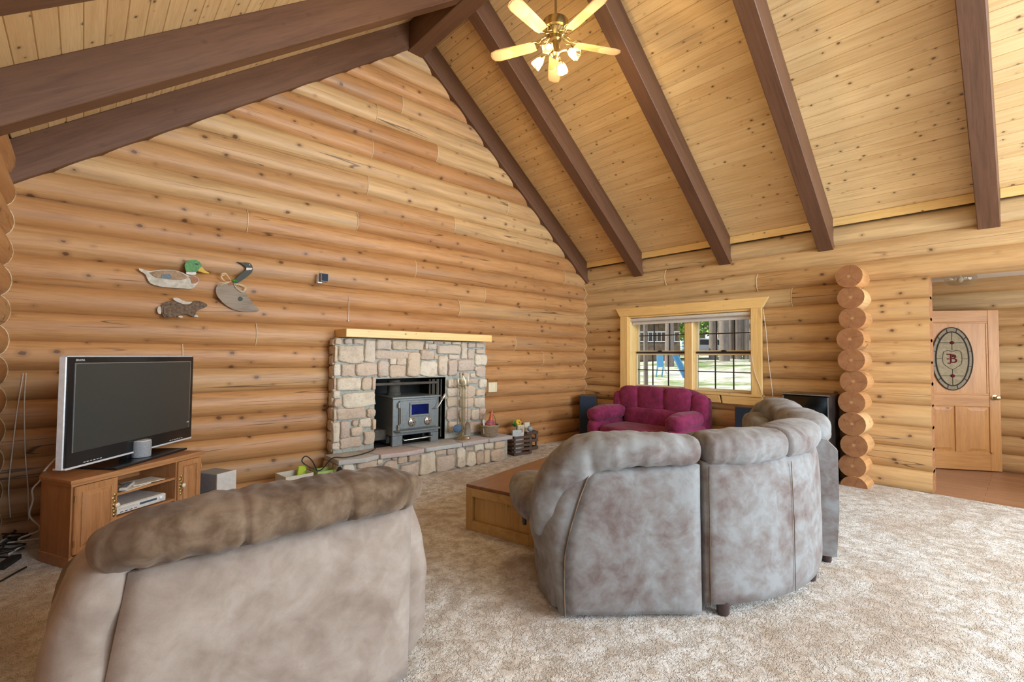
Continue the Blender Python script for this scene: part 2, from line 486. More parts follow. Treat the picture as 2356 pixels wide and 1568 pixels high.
wall_rear = struct('wall_rear', 'rear gable wall of round logs with tall windows')
log_wall(wall_rear, 'x', REAR_Y-OFF, zA, XL, XR, [(-6.8, -4.4, 0.7, 3.3), (-3.2, -0.8, 0.7, 3.3), (-4.9, -2.67, 3.6, 5.0)], (), glim, 'log_wood', 1)

# caulk where two walls of logs meet
def prof(z, zs):
    best = 0
    for c in zs:
        if abs(z-c) < RL: best = max(best, (RL**PE-abs(z-c)**PE)**(1/PE))
    return best-OFF
for (wx, sgn, par) in ((XR, -1, wall_right), (XL, 1, wall_left)):
    pts = []
    z = 0.02
    while z < 2.86:
        pts.append((wx+sgn*(prof(z, zB)+0.001), -(prof(z, zA)+0.001), z)); z += 0.0205
    cb = MB(); cb.tube(pts, 0.0045, 5); cb.build('caulk_bead', 'caulk', par, True)

# partition behind the eave wall; its log ends stand out into the room as a column
wall_partition = struct('wall_partition', 'stack of sawn log ends standing out of the wall as a column')
for k in range(11):
    z = -0.0095+COURSE*1.012*k
    add_log(wall_partition, 'x', -4.285+0.012*math.sin(k*2.1), z, -0.345+0.02*math.sin(k*1.7), 2.20, 'log_wood', r=0.136, pe=2.05)

# hall behind the opening
wall_hall = struct('wall_hall', 'log wall at the back of the hall')
log_wall(wall_hall, 'y', 2.15+OFF, zB[:11], -8.2, -4.2, (), (), None, 'log_wood_daylit', -1)
hp = struct('floor_hall', 'brown plank floor of the hall')
for i in range(14):
    x0 = 0.02+i*0.163
    for (y0, y1) in ((-8.2, -6.9+0.3*(i % 3)), (-6.9+0.3*(i % 3), -5.35-0.4*(i % 2)), (-5.35-0.4*(i % 2), -4.15)):
        mb = MB(); mb.b2((-0.080, -(y1-y0)/2+0.001, -0.01), (0.080, (y1-y0)/2-0.001, 0.0))
        o = mb.build('plank', 'hall_plank', hp); o.location = (x0+0.08, (y0+y1)/2, 0.002)
mb = MB(); mb.b2((0.22, -8.2, 2.64), (2.3, -4.2, 2.70)); cl = mb.build('ceiling_hall', 'white_paint'); cl['kind'] = 'structure'
mb = MB(); mb.b2((0.25, -8.3, 0.0), (2.3, -8.2, 2.7)); cl = mb.build('wall_hall_end', 'white_paint'); cl['kind'] = 'structure'

# roof: boards along the ridge, unseen slab added over them to block daylight
ceilR = struct('ceiling', 'roof slope of knotty pine boards above the window wall')
ceilL = struct('ceiling_left', 'roof slope of knotty pine boards above the television')
PW = 0.1365
beam_yR = [0.015, -1.175, -2.665, -3.96, -5.445, -6.9, -8.35, -9.85]
beam_yL = [0.015, -1.255, -2.69, -3.98, -5.45, -6.9, -8.35, -9.85]
TH = math.atan(SL); NPL = int(3.70/math.cos(TH)/PW)+1
rnd = random.Random(3)
def plank_mesh(L):
    mb = MB(); w = PW/2-0.0008
    mb.prism([(-w, 0.004), (-w+0.004, 0), (w-0.004, 0), (w, 0.004), (w, 0.018), (-w, 0.018)], -L/2, L/2, 'y')
    return mb
for (par, side, bys) in ((ceilR, 1, beam_yR), (ceilL, -1, beam_yL)):
    for i in range(NPL):
        s = (i+0.5)*PW
        x = -s*math.cos(TH) if side > 0 else XL+s*math.cos(TH)
        z = 3.27+s*math.sin(TH)
        cuts = [0.05]
        for b in bys[1:-1]:
            if rnd.random() < 0.42: cuts.append(b+rnd.uniform(-0.05, 0.05))
        if rnd.random() < 0.15: cuts.append(rnd.uniform(-5, -1))
        cuts = sorted(cuts+[REAR_Y], reverse=True)
        for a, b in zip(cuts[:-1], cuts[1:]):
            if a-b < 0.2: continue
            o = plank_mesh(a-b-0.002).build('plank', 'pine_board', par)
            o.location = (x, (a+b)/2, z)
            o.rotation_euler = (0, TH*side, 0)
    mb = MB()
    xe = 0.5 if side > 0 else XL-0.5
    ze = 3.27-SL*0.5
    mb.prism([(xe, ze+0.025), (XM, zc(XM)+0.025), (XM, zc(XM)+0.15), (xe, ze+0.15)], REAR_Y-0.6, 0.7, 'y')
    mb.build('hidden_slab', 'hidden_slab', par)
# rafters
def rafter(y, side):
    mb = MB(); w = 0.0875
    xw = 0.10*side; L = XM
    if side > 0: poly = [(0.10, 2.885-0.0765), (XM+0.115, zb(XM+0.115)), (XM+0.115, zc(XM+0.115)-0.001), (0.10, 3.27-0.0765)]
    else: poly = [(XL-0.10, 2.885-0.0765), (XM-0.115, zb(XM-0.115)), (XM-0.115, zc(XM-0.115)-0.001), (XL-0.10, 3.27-0.0765)]
    # local frame along the slope so that the grain follows the timber
    c = Vector((sum(p[0] for p in poly)/4, y, sum(p[1] for p in poly)/4))
    th = TH*side
    M = (Matrix.Translation(c) @ roty(th)).inverted()
    q = [M @ Vector((p[0], y, p[1])) for p in poly]
    mb.prism([(v.x, v.z) for v in q], -w, w, 'y')
    o = mb.build('rafter', 'beam_stain', ceilR if side > 0 else ceilL, bevel=0.006, seg=1)
    o.location = c; o.rotation_euler = (0, th, 0)
    return o
for side, bys in ((1, beam_yR), (-1, beam_yL)):
    for y in bys: rafter(y, side)
mb = MB(); L = 0.12-REAR_Y
mb.box((0, 0, 0), (0.23, L, 0.45)); o = mb.build('ridge_beam', 'beam_stain_y', ceilR, bevel=0.006, seg=1)
o.location = (XM, 0.12-L/2, 5.685+0.225)
# pine strip closing the gap between boards and the top log
tr = struct('trim_1', 'yellow pine strip along the top of the window wall')
for i in range(len(beam_yR)-1):
    a, b = beam_yR[i]-0.09, beam_yR[i+1]+0.09
    mb = MB(); mb.b2((-0.01, -(a-b)/2, -0.05), (0.01, (a-b)/2, 0.05))
    o = mb.build('strip', 'trim_pine_y', tr); o.location = (-0.045, (a+b)/2, 3.245); 

# carpet
t = NT('carpet')
v = t.coords('Object', (1, 1, 1), rnd=False)
n1 = t.noise(v, 1.3, 4, 0.6); n2 = t.noise(v, 9, 4, 0.65, 0.4); n3 = t.noise(v, 55, 3, 0.6); n4 = t.noise(v, 260, 2, 0.6)
vc = t.voro(v, 11, 'DISTANCE_TO_EDGE'); 
wv = t.new('ShaderNodeVectorMath', operation='ADD')
nc = t.noise(v, 22, 3, 0.6, 0, True)
sc_ = t.new('ShaderNodeVectorMath', operation='SCALE'); t.l.new(nc, sc_.inputs[0]); sc_.inputs['Scale'].default_value = 0.20
t.l.new(v, wv.inputs[0]); t.l.new(sc_.outputs[0], wv.inputs[1])
vd = t.voro(wv.outputs[0], 12, 'DISTANCE_TO_EDGE')
crack = t.math('SUBTRACT', 1.0, t.ms(vd, 0.0, 0.13))
c = t.ramp(n2, [(0.36, (0.50, 0.43, 0.35)), (0.50, (0.70, 0.66, 0.60)), (0.62, (0.85, 0.84, 0.81))])
c = t.mix(t.math('MULTIPLY', t.ms(n1, 0.44, 0.68), 0.60), c, (0.45, 0.33, 0.23))
c = t.mix(t.math('MULTIPLY', t.ms(n3, 0.46, 0.68), 0.35), c, (0.50, 0.42, 0.34))
c = t.mix(t.math('MULTIPLY', t.math('MULTIPLY', crack, t.ms(n3, 0.46, 0.66)), 0.8), c, (0.36, 0.27, 0.19))
t.set(c, 0.95, spec=0.1, sheen=0.25)
hh = t.math('ADD', t.math('MULTIPLY', n3, 0.8), t.math('ADD', t.math('MULTIPLY', n4, 0.5), t.math('MULTIPLY', t.math('SUBTRACT', n2, crack), 0.5)))
t.bump(hh, 0.8, 0.016)
mb = MB(); mb.b2((XL-0.1, REAR_Y-0.1, -0.08), (0.02, 0.15, 0.0)); fl = mb.build('floor', 'carpet'); fl['kind'] = 'structure'
mb = MB(); mb.b2((0.021, -8.3, -0.08), (2.4, -4.2, -0.012)); o = mb.build('floor_base', 'hidden_slab'); o['kind'] = 'structure'

# ------------------------------------------------------------------ window in the eave wall
plain('muntin_dark', (0.030, 0.022, 0.018), 0.5)
plain('vinyl_cream', (0.74, 0.66, 0.45), 0.45, nz=0.04)
plain('shade_cloth', (0.66, 0.64, 0.60), 0.8, nz=0.05)
plain('cord_white', (0.72, 0.68, 0.60), 0.6)
plain('cord_black', (0.018, 0.017, 0.016), 0.5)
tg = NT('window_glass')
tg.n.remove(tg.b)
tr_ = tg.new('ShaderNodeBsdfTransparent'); gl = tg.new('ShaderNodeBsdfGlossy'); gl.inputs['Roughness'].default_value = 0.02
tr_.inputs[0].default_value = (0.96, 0.98, 0.98, 1)
mx = tg.new('ShaderNodeMixShader'); fr = tg.new('ShaderNodeFresnel'); fr.inputs['IOR'].default_value = 1.35
tg.l.new(fr.outputs[0], mx.inputs[0]); tg.l.new(tr_.outputs[0], mx.inputs[1]); tg.l.new(gl.outputs[0], mx.inputs[2]); tg.l.new(mx.outputs[0], tg.out.inputs[0])

win = struct('window_1', 'double casement style window in pale pine casing with dark glazing bars')
def part_box(name, a, b, mat, parent, bevel=0.003):
    a = Vector(a); b = Vector(b); c = (a+b)/2
    mb = MB(); mb.b2(a-c, b-c); o = mb.build(name, mat, parent, bevel=bevel, seg=1); o.location = c; return o
# flared head casing, side casings, stool and apron
mb = MB(); c = Vector((-0.055, -2.015, 2.29))
mb.prism([(-3.20-c.y, 2.215-c.z), (-0.83-c.y, 2.215-c.z), (-0.745-c.y, 2.363-c.z), (-3.285-c.y, 2.363-c.z)], -0.022, 0.022, 'x')
o = mb.build('head_casing', 'trim_pine_y', win, bevel=0.003, seg=1); o.location = c
part_box('side_casing', (-0.075, -3.19, 0.97), (-0.035, -3.045, 2.215), 'trim_pine_z', win)
part_box('side_casing', (-0.075, -0.995, 0.97), (-0.035, -0.84, 2.215), 'trim_pine_z', win)
part_box('stool', (-0.085, -3.19, 0.955), (0.20, -0.84, 0.99), 'trim_pine_y', win)
mb = MB(); c = Vector((-0.055, -2.62, 0.895))
mb.prism([(-3.235-c.y, 0.835-c.z), (-2.64-c.y, 0.835-c.z), (-2.615-c.y, 0.955-c.z), (-3.19-c.y, 0.955-c.z)], -0.018, 0.018, 'x')
o = mb.build('apron', 'trim_pine_y', win, bevel=0.003, seg=1); o.location = c
mb = MB(); c = Vector((-0.055, -1.72, 0.895))
mb.prism([(-2.61-c.y, 0.84-c.z), (-0.80-c.y, 0.84-c.z), (-0.845-c.y, 0.955-c.z), (-2.585-c.y, 0.955-c.z)], -0.018, 0.018, 'x')
o = mb.build('apron', 'trim_pine_y', win, bevel=0.003, seg=1); o.location = c
# jamb lining
part_box('jamb', (-0.05, -1.02, 0.99), (0.28, -0.985, 2.215), 'trim_pine_z', win)
part_box('jamb', (-0.05, -3.065, 0.99), (0.28, -3.03, 2.215), 'trim_pine_z', win)
part_box('head_jamb', (-0.05, -3.03, 2.185), (0.28, -1.02, 2.22), 'trim_pine_y', win)
part_box('mullion', (0.05, -2.115, 0.99), (0.26, -1.975, 2.185), 'trim_pine_z', win, 0.012)
part_box('outer_sill', (0.20, -3.06, 0.93), (0.36, -0.99, 0.985), 'trim_pine_y', win)
def sash(y0, y1, z0, z1, x, mat='vinyl_cream'):
    """a sash with its stiles and rails, 3 x 2 lights between dark bars"""
    w = 0.042; s = MB()
    s.b2((x-0.02, y0, z0), (x+0.02, y0+w, z1)); s.b2((x-0.02, y1-w, z0), (x+0.02, y1, z1))
    s.b2((x-0.02, y0+w, z0), (x+0.02, y1-w, z0+w)); s.b2((x-0.02, y0+w, z1-w), (x+0.02, y1-w, z1))
    so = s.build('sash', mat, win, bevel=0.003, seg=1)
    gy0, gy1, gz0, gz1 = y0+w, y1-w, z0+w, z1-w
    for i in (1, 2):
        m = MB(); yy = lerp(gy0, gy1, i/3); m.b2((x-0.009, yy-0.0075, gz0), (x+0.009, yy+0.0075, gz1)); m.build('glazing_bar', 'muntin_dark', so)
    m = MB(); zz = (gz0+gz1)/2; m.b2((x-0.0095, gy0, zz-0.0075), (x+0.0095, gy1, zz+0.0075)); m.build('glazing_bar', 'muntin_dark', so)
    for i in range(3):
        for j in range(2):
            m = MB(); m.b2((x-0.002, lerp(gy0, gy1, i/3), lerp(gz0, gz1, j/2)), (x+0.002, lerp(gy0, gy1, (i+1)/3), lerp(gz0, gz1, (j+1)/2)))
            m.build('pane', 'window_glass', so)
    return so
for (y0, y1) in ((-1.975, -1.02), (-3.03, -2.115)):
    sash(y0, y1, 0.99, 1.59, 0.15); sash(y0, y1, 1.58, 2.185, 0.195)
    # dark meeting rail with its lock
    part_box('meeting_rail', (0.125, y0+0.02, 1.570), (0.175, y1-0.02, 1.603), 'muntin_dark', win)
    m = MB(); m.ball((0.13, (y0+y1)/2, 1.612), (0.02, 0.045, 0.014)); m.build('sash_lock', 'muntin_dark', win, True)

rs = thing('roller_shade', 'off-white roller shade rolled up under the window head casing', 'shade', (-0.005, -2.02, 2.15))
mb = MB(); mb.tube([(0, -1.0, 0), (0, 1.0, 0)], 0.031, 16); mb.build('roll', 'shade_cloth', rs, True)
mb = MB(); mb.b2((0.024, -0.985, -0.075), (0.030, 0.985, 0)); mb.build('cloth_edge', 'shade_cloth', rs)
mb = MB(); mb.tube([(0.027, -0.985, -0.075), (0.027, 0.985, -0.075)], 0.009, 8); mb.build('hem_bar', 'shade_cloth', rs, True)
mb = MB(); mb.tube(crom([(-0.10, -3.22, 2.20), (-0.085, -3.25, 1.9), (-0.09, -3.28, 1.5), (-0.085, -3.31, 1.2), (-0.08, -3.33, 0.98)], 6), 0.004, 6)
tag(mb.build('window_wire', 'cord_white', None, True), 'thin pale wire hanging beside the window casing', 'wire')
mb = MB(); mb.tube(crom([(-0.09, -3.06, 1.55), (-0.085, -3.10, 1.30), (-0.082, -3.16, 1.12), (-0.085, -3.20, 1.0)], 6), 0.003, 6)
tag(mb.build('shade_cord', 'cord_white', None, True), 'thin shade pull cord crossing the window casing', 'cord')

# ------------------------------------------------------------------ stone fireplace
def stone_mat(name, cols, scale=7.0, k=1.0):
    t = NT(name); v = t.coords('Object')
    n1 = t.noise(v, scale, 4, 0.6); n2 = t.noise(v, scale*5, 4, 0.65); rv = t.rand()
    c = t.ramp(rv, [(i/(len(cols)-1), k) for i, k in enumerate(cols)])
    c = t.mix(t.math('MULTIPLY', t.ms(n1, 0.46, 0.70), 0.42*k), c, (0.40, 0.30, 0.23))
    c = t.mix(t.math('MULTIPLY', t.ms(n2, 0.50, 0.72), 0.40), c, (0.70, 0.62, 0.50))
    c = t.mix(t.math('MULTIPLY', t.ms(n2, 0.46, 0.30), 0.30*k), c, (0.25, 0.17, 0.12))
    t.set(c, 0.85, spec=0.2); t.bump(t.math('ADD', n1, t.math('MULTIPLY', n2, 0.8)), 0.8, 0.02)
stone_mat('field_stone', [(0.66, 0.55, 0.40), (0.58, 0.45, 0.35), (0.72, 0.65, 0.52), (0.54, 0.44, 0.37), (0.62, 0.50, 0.37), (0.76, 0.71, 0.60)])
stone_mat('flag_stone', [(0.48, 0.51, 0.53), (0.46, 0.46, 0.45), (0.50, 0.42, 0.41), (0.45, 0.47, 0.48), (0.52, 0.49, 0.45)], 4.0, 0.25)
t = NT('mortar'); v = t.coords('Object'); n_ = t.noise(v, 40, 4)
t.set(t.ramp(n_, [(0.3, (0.30, 0.31, 0.27)), (0.7, (0.45, 0.46, 0.41))]), 0.9); t.bump(n_, 0.5, 0.01)
FY = -0.20           # face of the chimney breast
HY = -0.545          # face of the raised hearth
HZ = 0.345           # top of the raised hearth
fp = thing('stone_fireplace', 'fieldstone fireplace with raised flagstone hearth on the log wall', 'fireplace', (-3.74, -0.10, 0))
FPO = Vector((-3.74, -0.10, 0))
X0, X1 = -4.885, -2.60
OX0, OX1, OZ0, OZ1_ = -4.375, -3.315, HZ+0.0, 1.205
def fbox(name, a, b, mat, bevel=0.008):
    a = Vector(a)-FPO; b = Vector(b)-FPO; c = (a+b)/2
    mb = MB(); mb.b2(a-c, b-c); o = mb.build(name, mat, fp, bevel=bevel, seg=1); o.location = c; return o
core = MB()
for (a, b) in (((X0, FY+0.02, 0), (OX0, -0.035, 1.706)), ((OX1, FY+0.02, 0), (X1, -0.035, 1.706)), ((OX0, FY+0.02, OZ1_), (OX1, -0.035, 1.706)),
               ((OX0, FY+0.02, 0), (OX1, -0.035, HZ-0.04))):
    core.b2(Vector(a)-FPO, Vector(b)-FPO)
core.build('mortar_core', 'mortar', fp)
fbox('hearth_core', (-4.95, HY+0.02, 0), (-2.44, FY+0.02, HZ-0.045), 'mortar')
rs_ = random.Random(11)
def stone(poly, depth, nrm='-y', mat='field_stone', bulge=0.02):
    """poly: outline in world x,z on a wall facing -y (or y,z on one facing -x); front bulges and edges are worn"""
    n = len(poly); cx = sum(p[0] for p in poly)/n; cz = sum(p[1] for p in poly)/n
    w = max(p[0] for p in poly)-min(p[0] for p in poly); h = max(p[1] for p in poly)-min(p[1] for p in poly)
    rings = []; m = min(w, h)
    jit = [rs_.uniform(-1, 1) for _ in range(n)]
    for (ins, d, jj) in ((0.0, 0.03, 0), (0.0, -0.35*depth, 0.0), (0.055, -0.85*depth, 0.25), (0.17, -depth, 0.6)):
        ring = []
        for i, p in enumerate(poly):
            f = 1-ins*m/max(w, h) if False else 1-ins
            x = (p[0]-cx)*f; z = (p[1]-cz)*f
            dd = d - (jit[i]*bulge*jj*0.5)
            ring.append((x, dd, z) if nrm == '-y' else (dd, -x, z))
        rings.append(ring)
    mb = MB(); mb.loft(rings)
    # a raised uneven crown
    o = mb.build('stone', mat, fp, True, ang=55)
    return o, cx, cz
def rect_poly(x0, z0, x1, z1, r=0.16, jit=0.07):
    """rounded rough outline, 12 points"""
    w, h = x1-x0, z1-z0; m = min(w, h); q = m*r*rs_.uniform(0.6, 1.2)
    pts = [(x0+q, z0), ((x0+x1)/2, z0), (x1-q, z0), (x1, z0+q), (x1, (z0+z1)/2), (x1, z1-q), (x1-q, z1), ((x0+x1)/2, z1), (x0+q, z1), (x0, z1-q), (x0, (z0+z1)/2), (x0, z0+q)]
    return [(p[0]+rs_.uniform(-jit, jit)*m, p[1]+rs_.uniform(-jit, jit)*m) for p in pts]
def px7(x, y): return (740+x*440/1816, 740+y*440/1816)
face_st = [(128,148,188,215),(215,150,285,210),(302,150,398,210),(410,155,505,385),(512,165,655,262),(665,168,798,262),(805,170,970,265),(975,203,1003,258),
 (1008,208,1088,260),(985,172,1055,198),(1065,178,1150,210),(1165,180,1228,212),(1234,182,1316,215),(1327,185,1378,350),(1385,190,1455,245),(1464,195,1542,248),
 (155,222,405,388),(100,225,148,385),(512,274,842,352),(812,292,928,525),(934,268,1062,358),(1068,308,1102,358),(1098,222,1318,302),(1110,314,1193,515),
 (1205,310,1302,352),(1200,360,1280,515),(1287,360,1445,470),(1387,255,1452,350),(1462,256,1545,302),(1456,312,1570,412),(95,400,178,515),(187,396,316,520),
 (325,392,526,510),(537,367,635,525),(644,347,706,403),(712,344,803,406),(647,412,796,526),(937,370,1095,520),(1448,425,1466,465),(1470,422,1555,525),
 (1312,480,1404,530),(1411,487,1457,525),(100,535,130,640),(137,532,373,652),(384,527,473,648),(479,522,510,648),(100,652,172,722),(92,732,182,808),
 (207,664,510,806),(90,824,134,935),(142,817,423,918),(432,822,508,903),(82,952,163,1145),(177,940,266,1110),(292,932,345,986),(352,918,468,1000),(476,920,508,1023),
 (277,1000,386,1080),(400,1037,498,1160),(177,1097,376,1195),(85,1152,168,1215),(1320,540,1484,588),(1492,542,1568,623),(1312,602,1456,716),(1462,642,1545,703),
 (1312,724,1438,810),(1447,714,1545,808),(1305,824,1408,943),(1417,827,1488,928),(1497,818,1556,928),(1312,938,1400,1040),(1408,940,1560,1045),
 (1192,545,1245,622),(1252,545,1305,622),(1192,628,1300,704),(1190,712,1300,800),(1190,808,1298,938),(1195,945,1300,1040)]
for (a, b, c_, d) in face_st:
    p0 = on(*px7(a, d), 1, FY); p1 = on(*px7(c_, b), 1, FY); p2 = on(*px7(a, b), 1, FY); p3 = on(*px7(c_, d), 1, FY)
    x0, x1 = (p0.x+p2.x)/2, (p1.x+p3.x)/2; z0, z1 = (p0.z+p3.z)/2, (p1.z+p2.z)/2
    x0 = max(x0, X0-0.02); x1 = min(x1, X1+0.02); z1 = min(z1, 1.698)
    z0 = max(z0, HZ+0.002)
    o, cx, cz = stone(rect_poly(x0, z0, x1, z1), rs_.uniform(0.030, 0.055))
    o.location = Vector((cx, FY+0.02, cz))-FPO
hearth_st = [(200,1335,315,1462),(340,1305,523,1382),(530,1292,583,1350),(330,1390,575,1470),(592,1317,720,1438),(597,1287,664,1312),(670,1274,718,1306),(724,1260,813,1340),
 (822,1237,930,1320),(742,1345,918,1490),(934,1237,1080,1462),(1082,1202,1180,1262),(1087,1272,1264,1424),(1192,1192,1268,1256),(1280,1192,1360,1393),(1367,1187,1440,1222),
 (1450,1157,1538,1220),(1370,1230,1460,1383),(1466,1232,1535,1378),(1541,1217,1594,1345),(1547,1142,1630,1203),(1642,1132,1738,1198),(1602,1207,1733,1343)]
for (a, b, c_, d) in hearth_st:
    p0 = on(*px7(a, d), 1, HY); p1 = on(*px7(c_, b), 1, HY); p2 = on(*px7(a, b), 1, HY); p3 = on(*px7(c_, d), 1, HY)
    x0, x1 = (p0.x+p2.x)/2, (p1.x+p3.x)/2; z0, z1 = (p0.z+p3.z)/2, (p1.z+p2.z)/2
    x0 = max(x0, -4.96); x1 = min(x1, -2.43); z0 = max(z0, 0.004); z1 = min(z1, HZ-0.062)
    if z1-z0 < 0.03 or x1-x0 < 0.03: continue
    o, cx, cz = stone(rect_poly(x0, z0, x1, z1), rs_.uniform(0.03, 0.05))
    o.location = Vector((cx, HY+0.02, cz))-FPO
# stones on the left returns
zz = HZ+0.01
while zz < 1.66:
    h = rs_.uniform(0.10, 0.19); z1 = min(zz+h, 1.70)
    o, cy_, cz = stone(rect_poly(-0.175, zz, -0.045, z1-0.012), 0.03, '-x'); o.location = Vector((X0+0.005, -0.11, cz))-FPO
    zz = z1
for (y0, y1, z0, z1) in ((-0.53, -0.40, 0.01, 0.28), (-0.39, -0.27, 0.01, 0.15), (-0.39, -0.27, 0.16, 0.28), (-0.26, -0.10, 0.01, 0.28)):
    o, cy_, cz = stone(rect_poly(y0, z0, y1, z1), 0.03, '-x'); o.location = Vector((-4.945, (y0+y1)/2, cz))-FPO
# flagstones of the hearth
slabs = [[(-4.99, -0.17), (-4.62, -0.175), (-4.50, -0.58), (-4.68, -0.645), (-4.99, -0.60)],
         [(-4.61, -0.175), (-4.02, -0.17), (-3.90, -0.60), (-4.20, -0.645), (-4.49, -0.60)],
         [(-4.01, -0.17), (-3.52, -0.17), (-3.30, -0.40), (-3.32, -0.61), (-3.88, -0.61)],
         [(-3.51, -0.17), (-2.95, -0.17), (-2.85, -0.59), (-3.31, -0.60), (-3.29, -0.39)],
         [(-2.94, -0.17), (-2.40, -0.17), (-2.39, -0.585), (-2.84, -0.595)]]
for q in slabs:
    pts = []
    for i in range(len(q)):
        a, b = q[i], q[(i+1) % len(q)]
        for k in range(3):
            tt = k/3; e = 0.008 if k else 0
            pts.append((lerp(a[0], b[0], tt)+rs_.uniform(-e, e), lerp(a[1], b[1], tt)+rs_.uniform(-e, e)))
    cx = sum(p[0] for p in pts)/len(pts); cy_ = sum(p[1] for p in pts)/len(pts)
    pts = [((p[0]-cx)*0.988, (p[1]-cy_)*0.988) for p in pts]
    mb = MB(); mb.prism(pts, -0.052, 0.0)
    o = mb.build('flagstone', 'flag_stone', fp, True, bevel=0.010, seg=2); o.location = Vector((cx, cy_, HZ+rs_.uniform(-0.004, 0.003)))-FPO
# firebox behind the opening
plain('soot', (0.020, 0.018, 0.016), 0.8)
plain('firebox_brick', (0.075, 0.068, 0.055), 0.85, nz=0.3, scale=12)
fb = MB()
for (a, b) in (((OX0-0.02, 0.50, HZ-0.05), (OX1+0.02, 0.53, OZ1_)), ((OX0-0.03, -0.17, HZ-0.05), (OX0, 0.53, OZ1_+0.02)), ((OX1, -0.17, HZ-0.05), (OX1+0.03, 0.53, OZ1_+0.02)),
               ((OX0, -0.17, OZ1_), (OX1, 0.53, OZ1_+0.03)), ((OX0, -0.17, HZ-0.06), (OX1, 0.53, HZ-0.005))):
    fb.b2(Vector(a)-FPO, Vector(b)-FPO)
fb.build('firebox', 'soot', fp)
fbox('lintel_bar', (OX0+0.01, -0.16, OZ1_-0.09), (OX1-0.10, -0.13, OZ1_-0.055), 'firebox_brick')
fbox('log_ledge', (OX0+0.005, -0.10, HZ+0.07), (-4.16, 0.45, HZ+0.20), 'firebox_brick')
# pleated screen folded at the side of the opening
for i in range(6):
    fbox('screen_fold', (OX1-0.03-i*0.035, -0.11+0.02*(i % 2), HZ+0.02), (OX1-0.012-i*0.035, -0.09+0.02*(i % 2), OZ1_-0.03), 'iron_grey' if False else 'firebox_brick', 0.0)

ms_ = MB(); ms_.b2((-1.105, -0.085, -0.0475), (1.105, 0.085, 0.0475))
# mantel shelf
p0 = on(797, 755, 1, -0.365); p1 = on(1132, 772, 1, -0.365)
mb = MB(); ml = p1.x-p0.x
mb.b2((-ml/2, -0.165, -0.048), (ml/2, 0.165, 0.048)); o = mb.build('mantel_shelf', 'trim_pine', None, bevel=0.004, seg=1)
o.location = ((p0.x+p1.x)/2, -0.20, 1.762)
tag(o, 'long yellow pine mantel shelf on top of the stone chimney breast', 'shelf')

# wood stove insert
plain('iron_grey', (0.20, 0.225, 0.23), 0.42, 0.35, nz=0.12)
plain('iron_dark', (0.050, 0.055, 0.058), 0.5, 0.5)
plain('nickel', (0.70, 0.69, 0.64), 0.25, 1.0)
plain('stove_glass', (0.004, 0.010, 0.095), 0.12, 0.0, nz=0.4, scale=9)
SX = -3.825; SF = -0.27
st = thing('wood_stove', 'grey iron wood stove with blue glass in the fireplace opening', 'stove', (SX, SF, HZ))
mb = MB(); mb.b2((-0.345, 0.0, 0.13), (0.345, 0.62, 0.60)); mb.build('body', 'iron_grey', st, bevel=0.006, seg=1)
mb = MB(); mb.prism([(-0.36, -0.02), (0.37, -0.02), (0.33, 0.60), (-0.33, 0.60)], 0.60, 0.625); mb.build('top_plate', 'iron_grey', st, bevel=0.004, seg=1)
mb = MB(); mb.b2((-0.265, -0.028, 0.215), (0.285, 0.0, 0.575)); dr = mb.build('door', 'iron_grey', st, bevel=0.006, seg=1)
fr_ = MB()
for (a, b) in (((-0.125, -0.045, 0.52), (0.185, -0.026, 0.545)), ((-0.125, -0.045, 0.365), (0.185, -0.026, 0.39)), ((-0.125, -0.045, 0.39), (-0.098, -0.026, 0.52)), ((0.158, -0.045, 0.39), (0.185, -0.026, 0.52))): fr_.b2(a, b)
fr_.build('glass_frame', 'iron_grey', dr, bevel=0.003, seg=1)
mb = MB(); mb.b2((-0.098, -0.032, 0.39), (0.158, -0.027, 0.52)); mb.build('glass', 'stove_glass', dr)
for sx_ in (-0.085, 0.155):
    mb = MB(); Mx = Matrix.Translation((sx_, -0.03, 0.295)) @ rotx(R(90))
    mb.lathe([(0.052, 0.0), (0.055, 0.012), (0.045, 0.02), (0.02, 0.026), (0.018, 0.04), (0.001, 0.042)], 18, (0, 0, 0), Mx)
    k = mb.build('air_damper', 'nickel', dr, True)
    for a in range(3):
        mb = MB(); mb.box((sx_+0.0, -0.068, 0.295), (0.088, 0.008, 0.012), roty(R(60*a+20))); mb.build('spoke', 'nickel', k)
mb = MB(); mb.tube(crom([(0.235, -0.03, 0.455), (0.245, -0.075, 0.455), (0.275, -0.085, 0.475), (0.345, -0.085, 0.57)], 5), 0.009, 8); hd = mb.build('handle', 'nickel', dr, True)
mb = MB(); mb.tube([(0.340, -0.085, 0.563), (0.355, -0.085, 0.585), (0.375, -0.085, 0.614), (0.392, -0.085, 0.64)], [0.010, 0.019, 0.021, 0.014], 10); mb.build('grip', 'nickel', hd, True)
for zz in (0.24, 0.52):
    mb = MB(); mb.tube([(-0.275, -0.035, zz-0.03), (-0.275, -0.035, zz+0.035)], 0.011, 8); mb.build('hinge', 'nickel', st, True)
mb = MB(); mb.tube([(-0.245, -0.04, 0.285), (-0.245, -0.04, 0.49)], 0.008, 8); mb.build('hinge_rod', 'nickel', st, True)
mb = MB(); mb.prism([(-0.29, -0.11), (0.30, -0.11), (0.335, 0.0), (-0.335, 0.0)], 0.185, 0.205); mb.build('ash_lip', 'iron_grey', st, bevel=0.004, seg=1)
for (a, b) in (((-0.345, 0.0, 0.0), (-0.20, 0.05, 0.13)), ((0.22, 0.0, 0.0), (0.345, 0.05, 0.13)), ((-0.30, 0.25, 0.0), (-0.25, 0.55, 0.13)), ((0.25, 0.25, 0.0), (0.30, 0.55, 0.13))):
    mb = MB(); mb.b2(a, b); mb.build('base_block', 'iron_grey', st, bevel=0.004, seg=1)
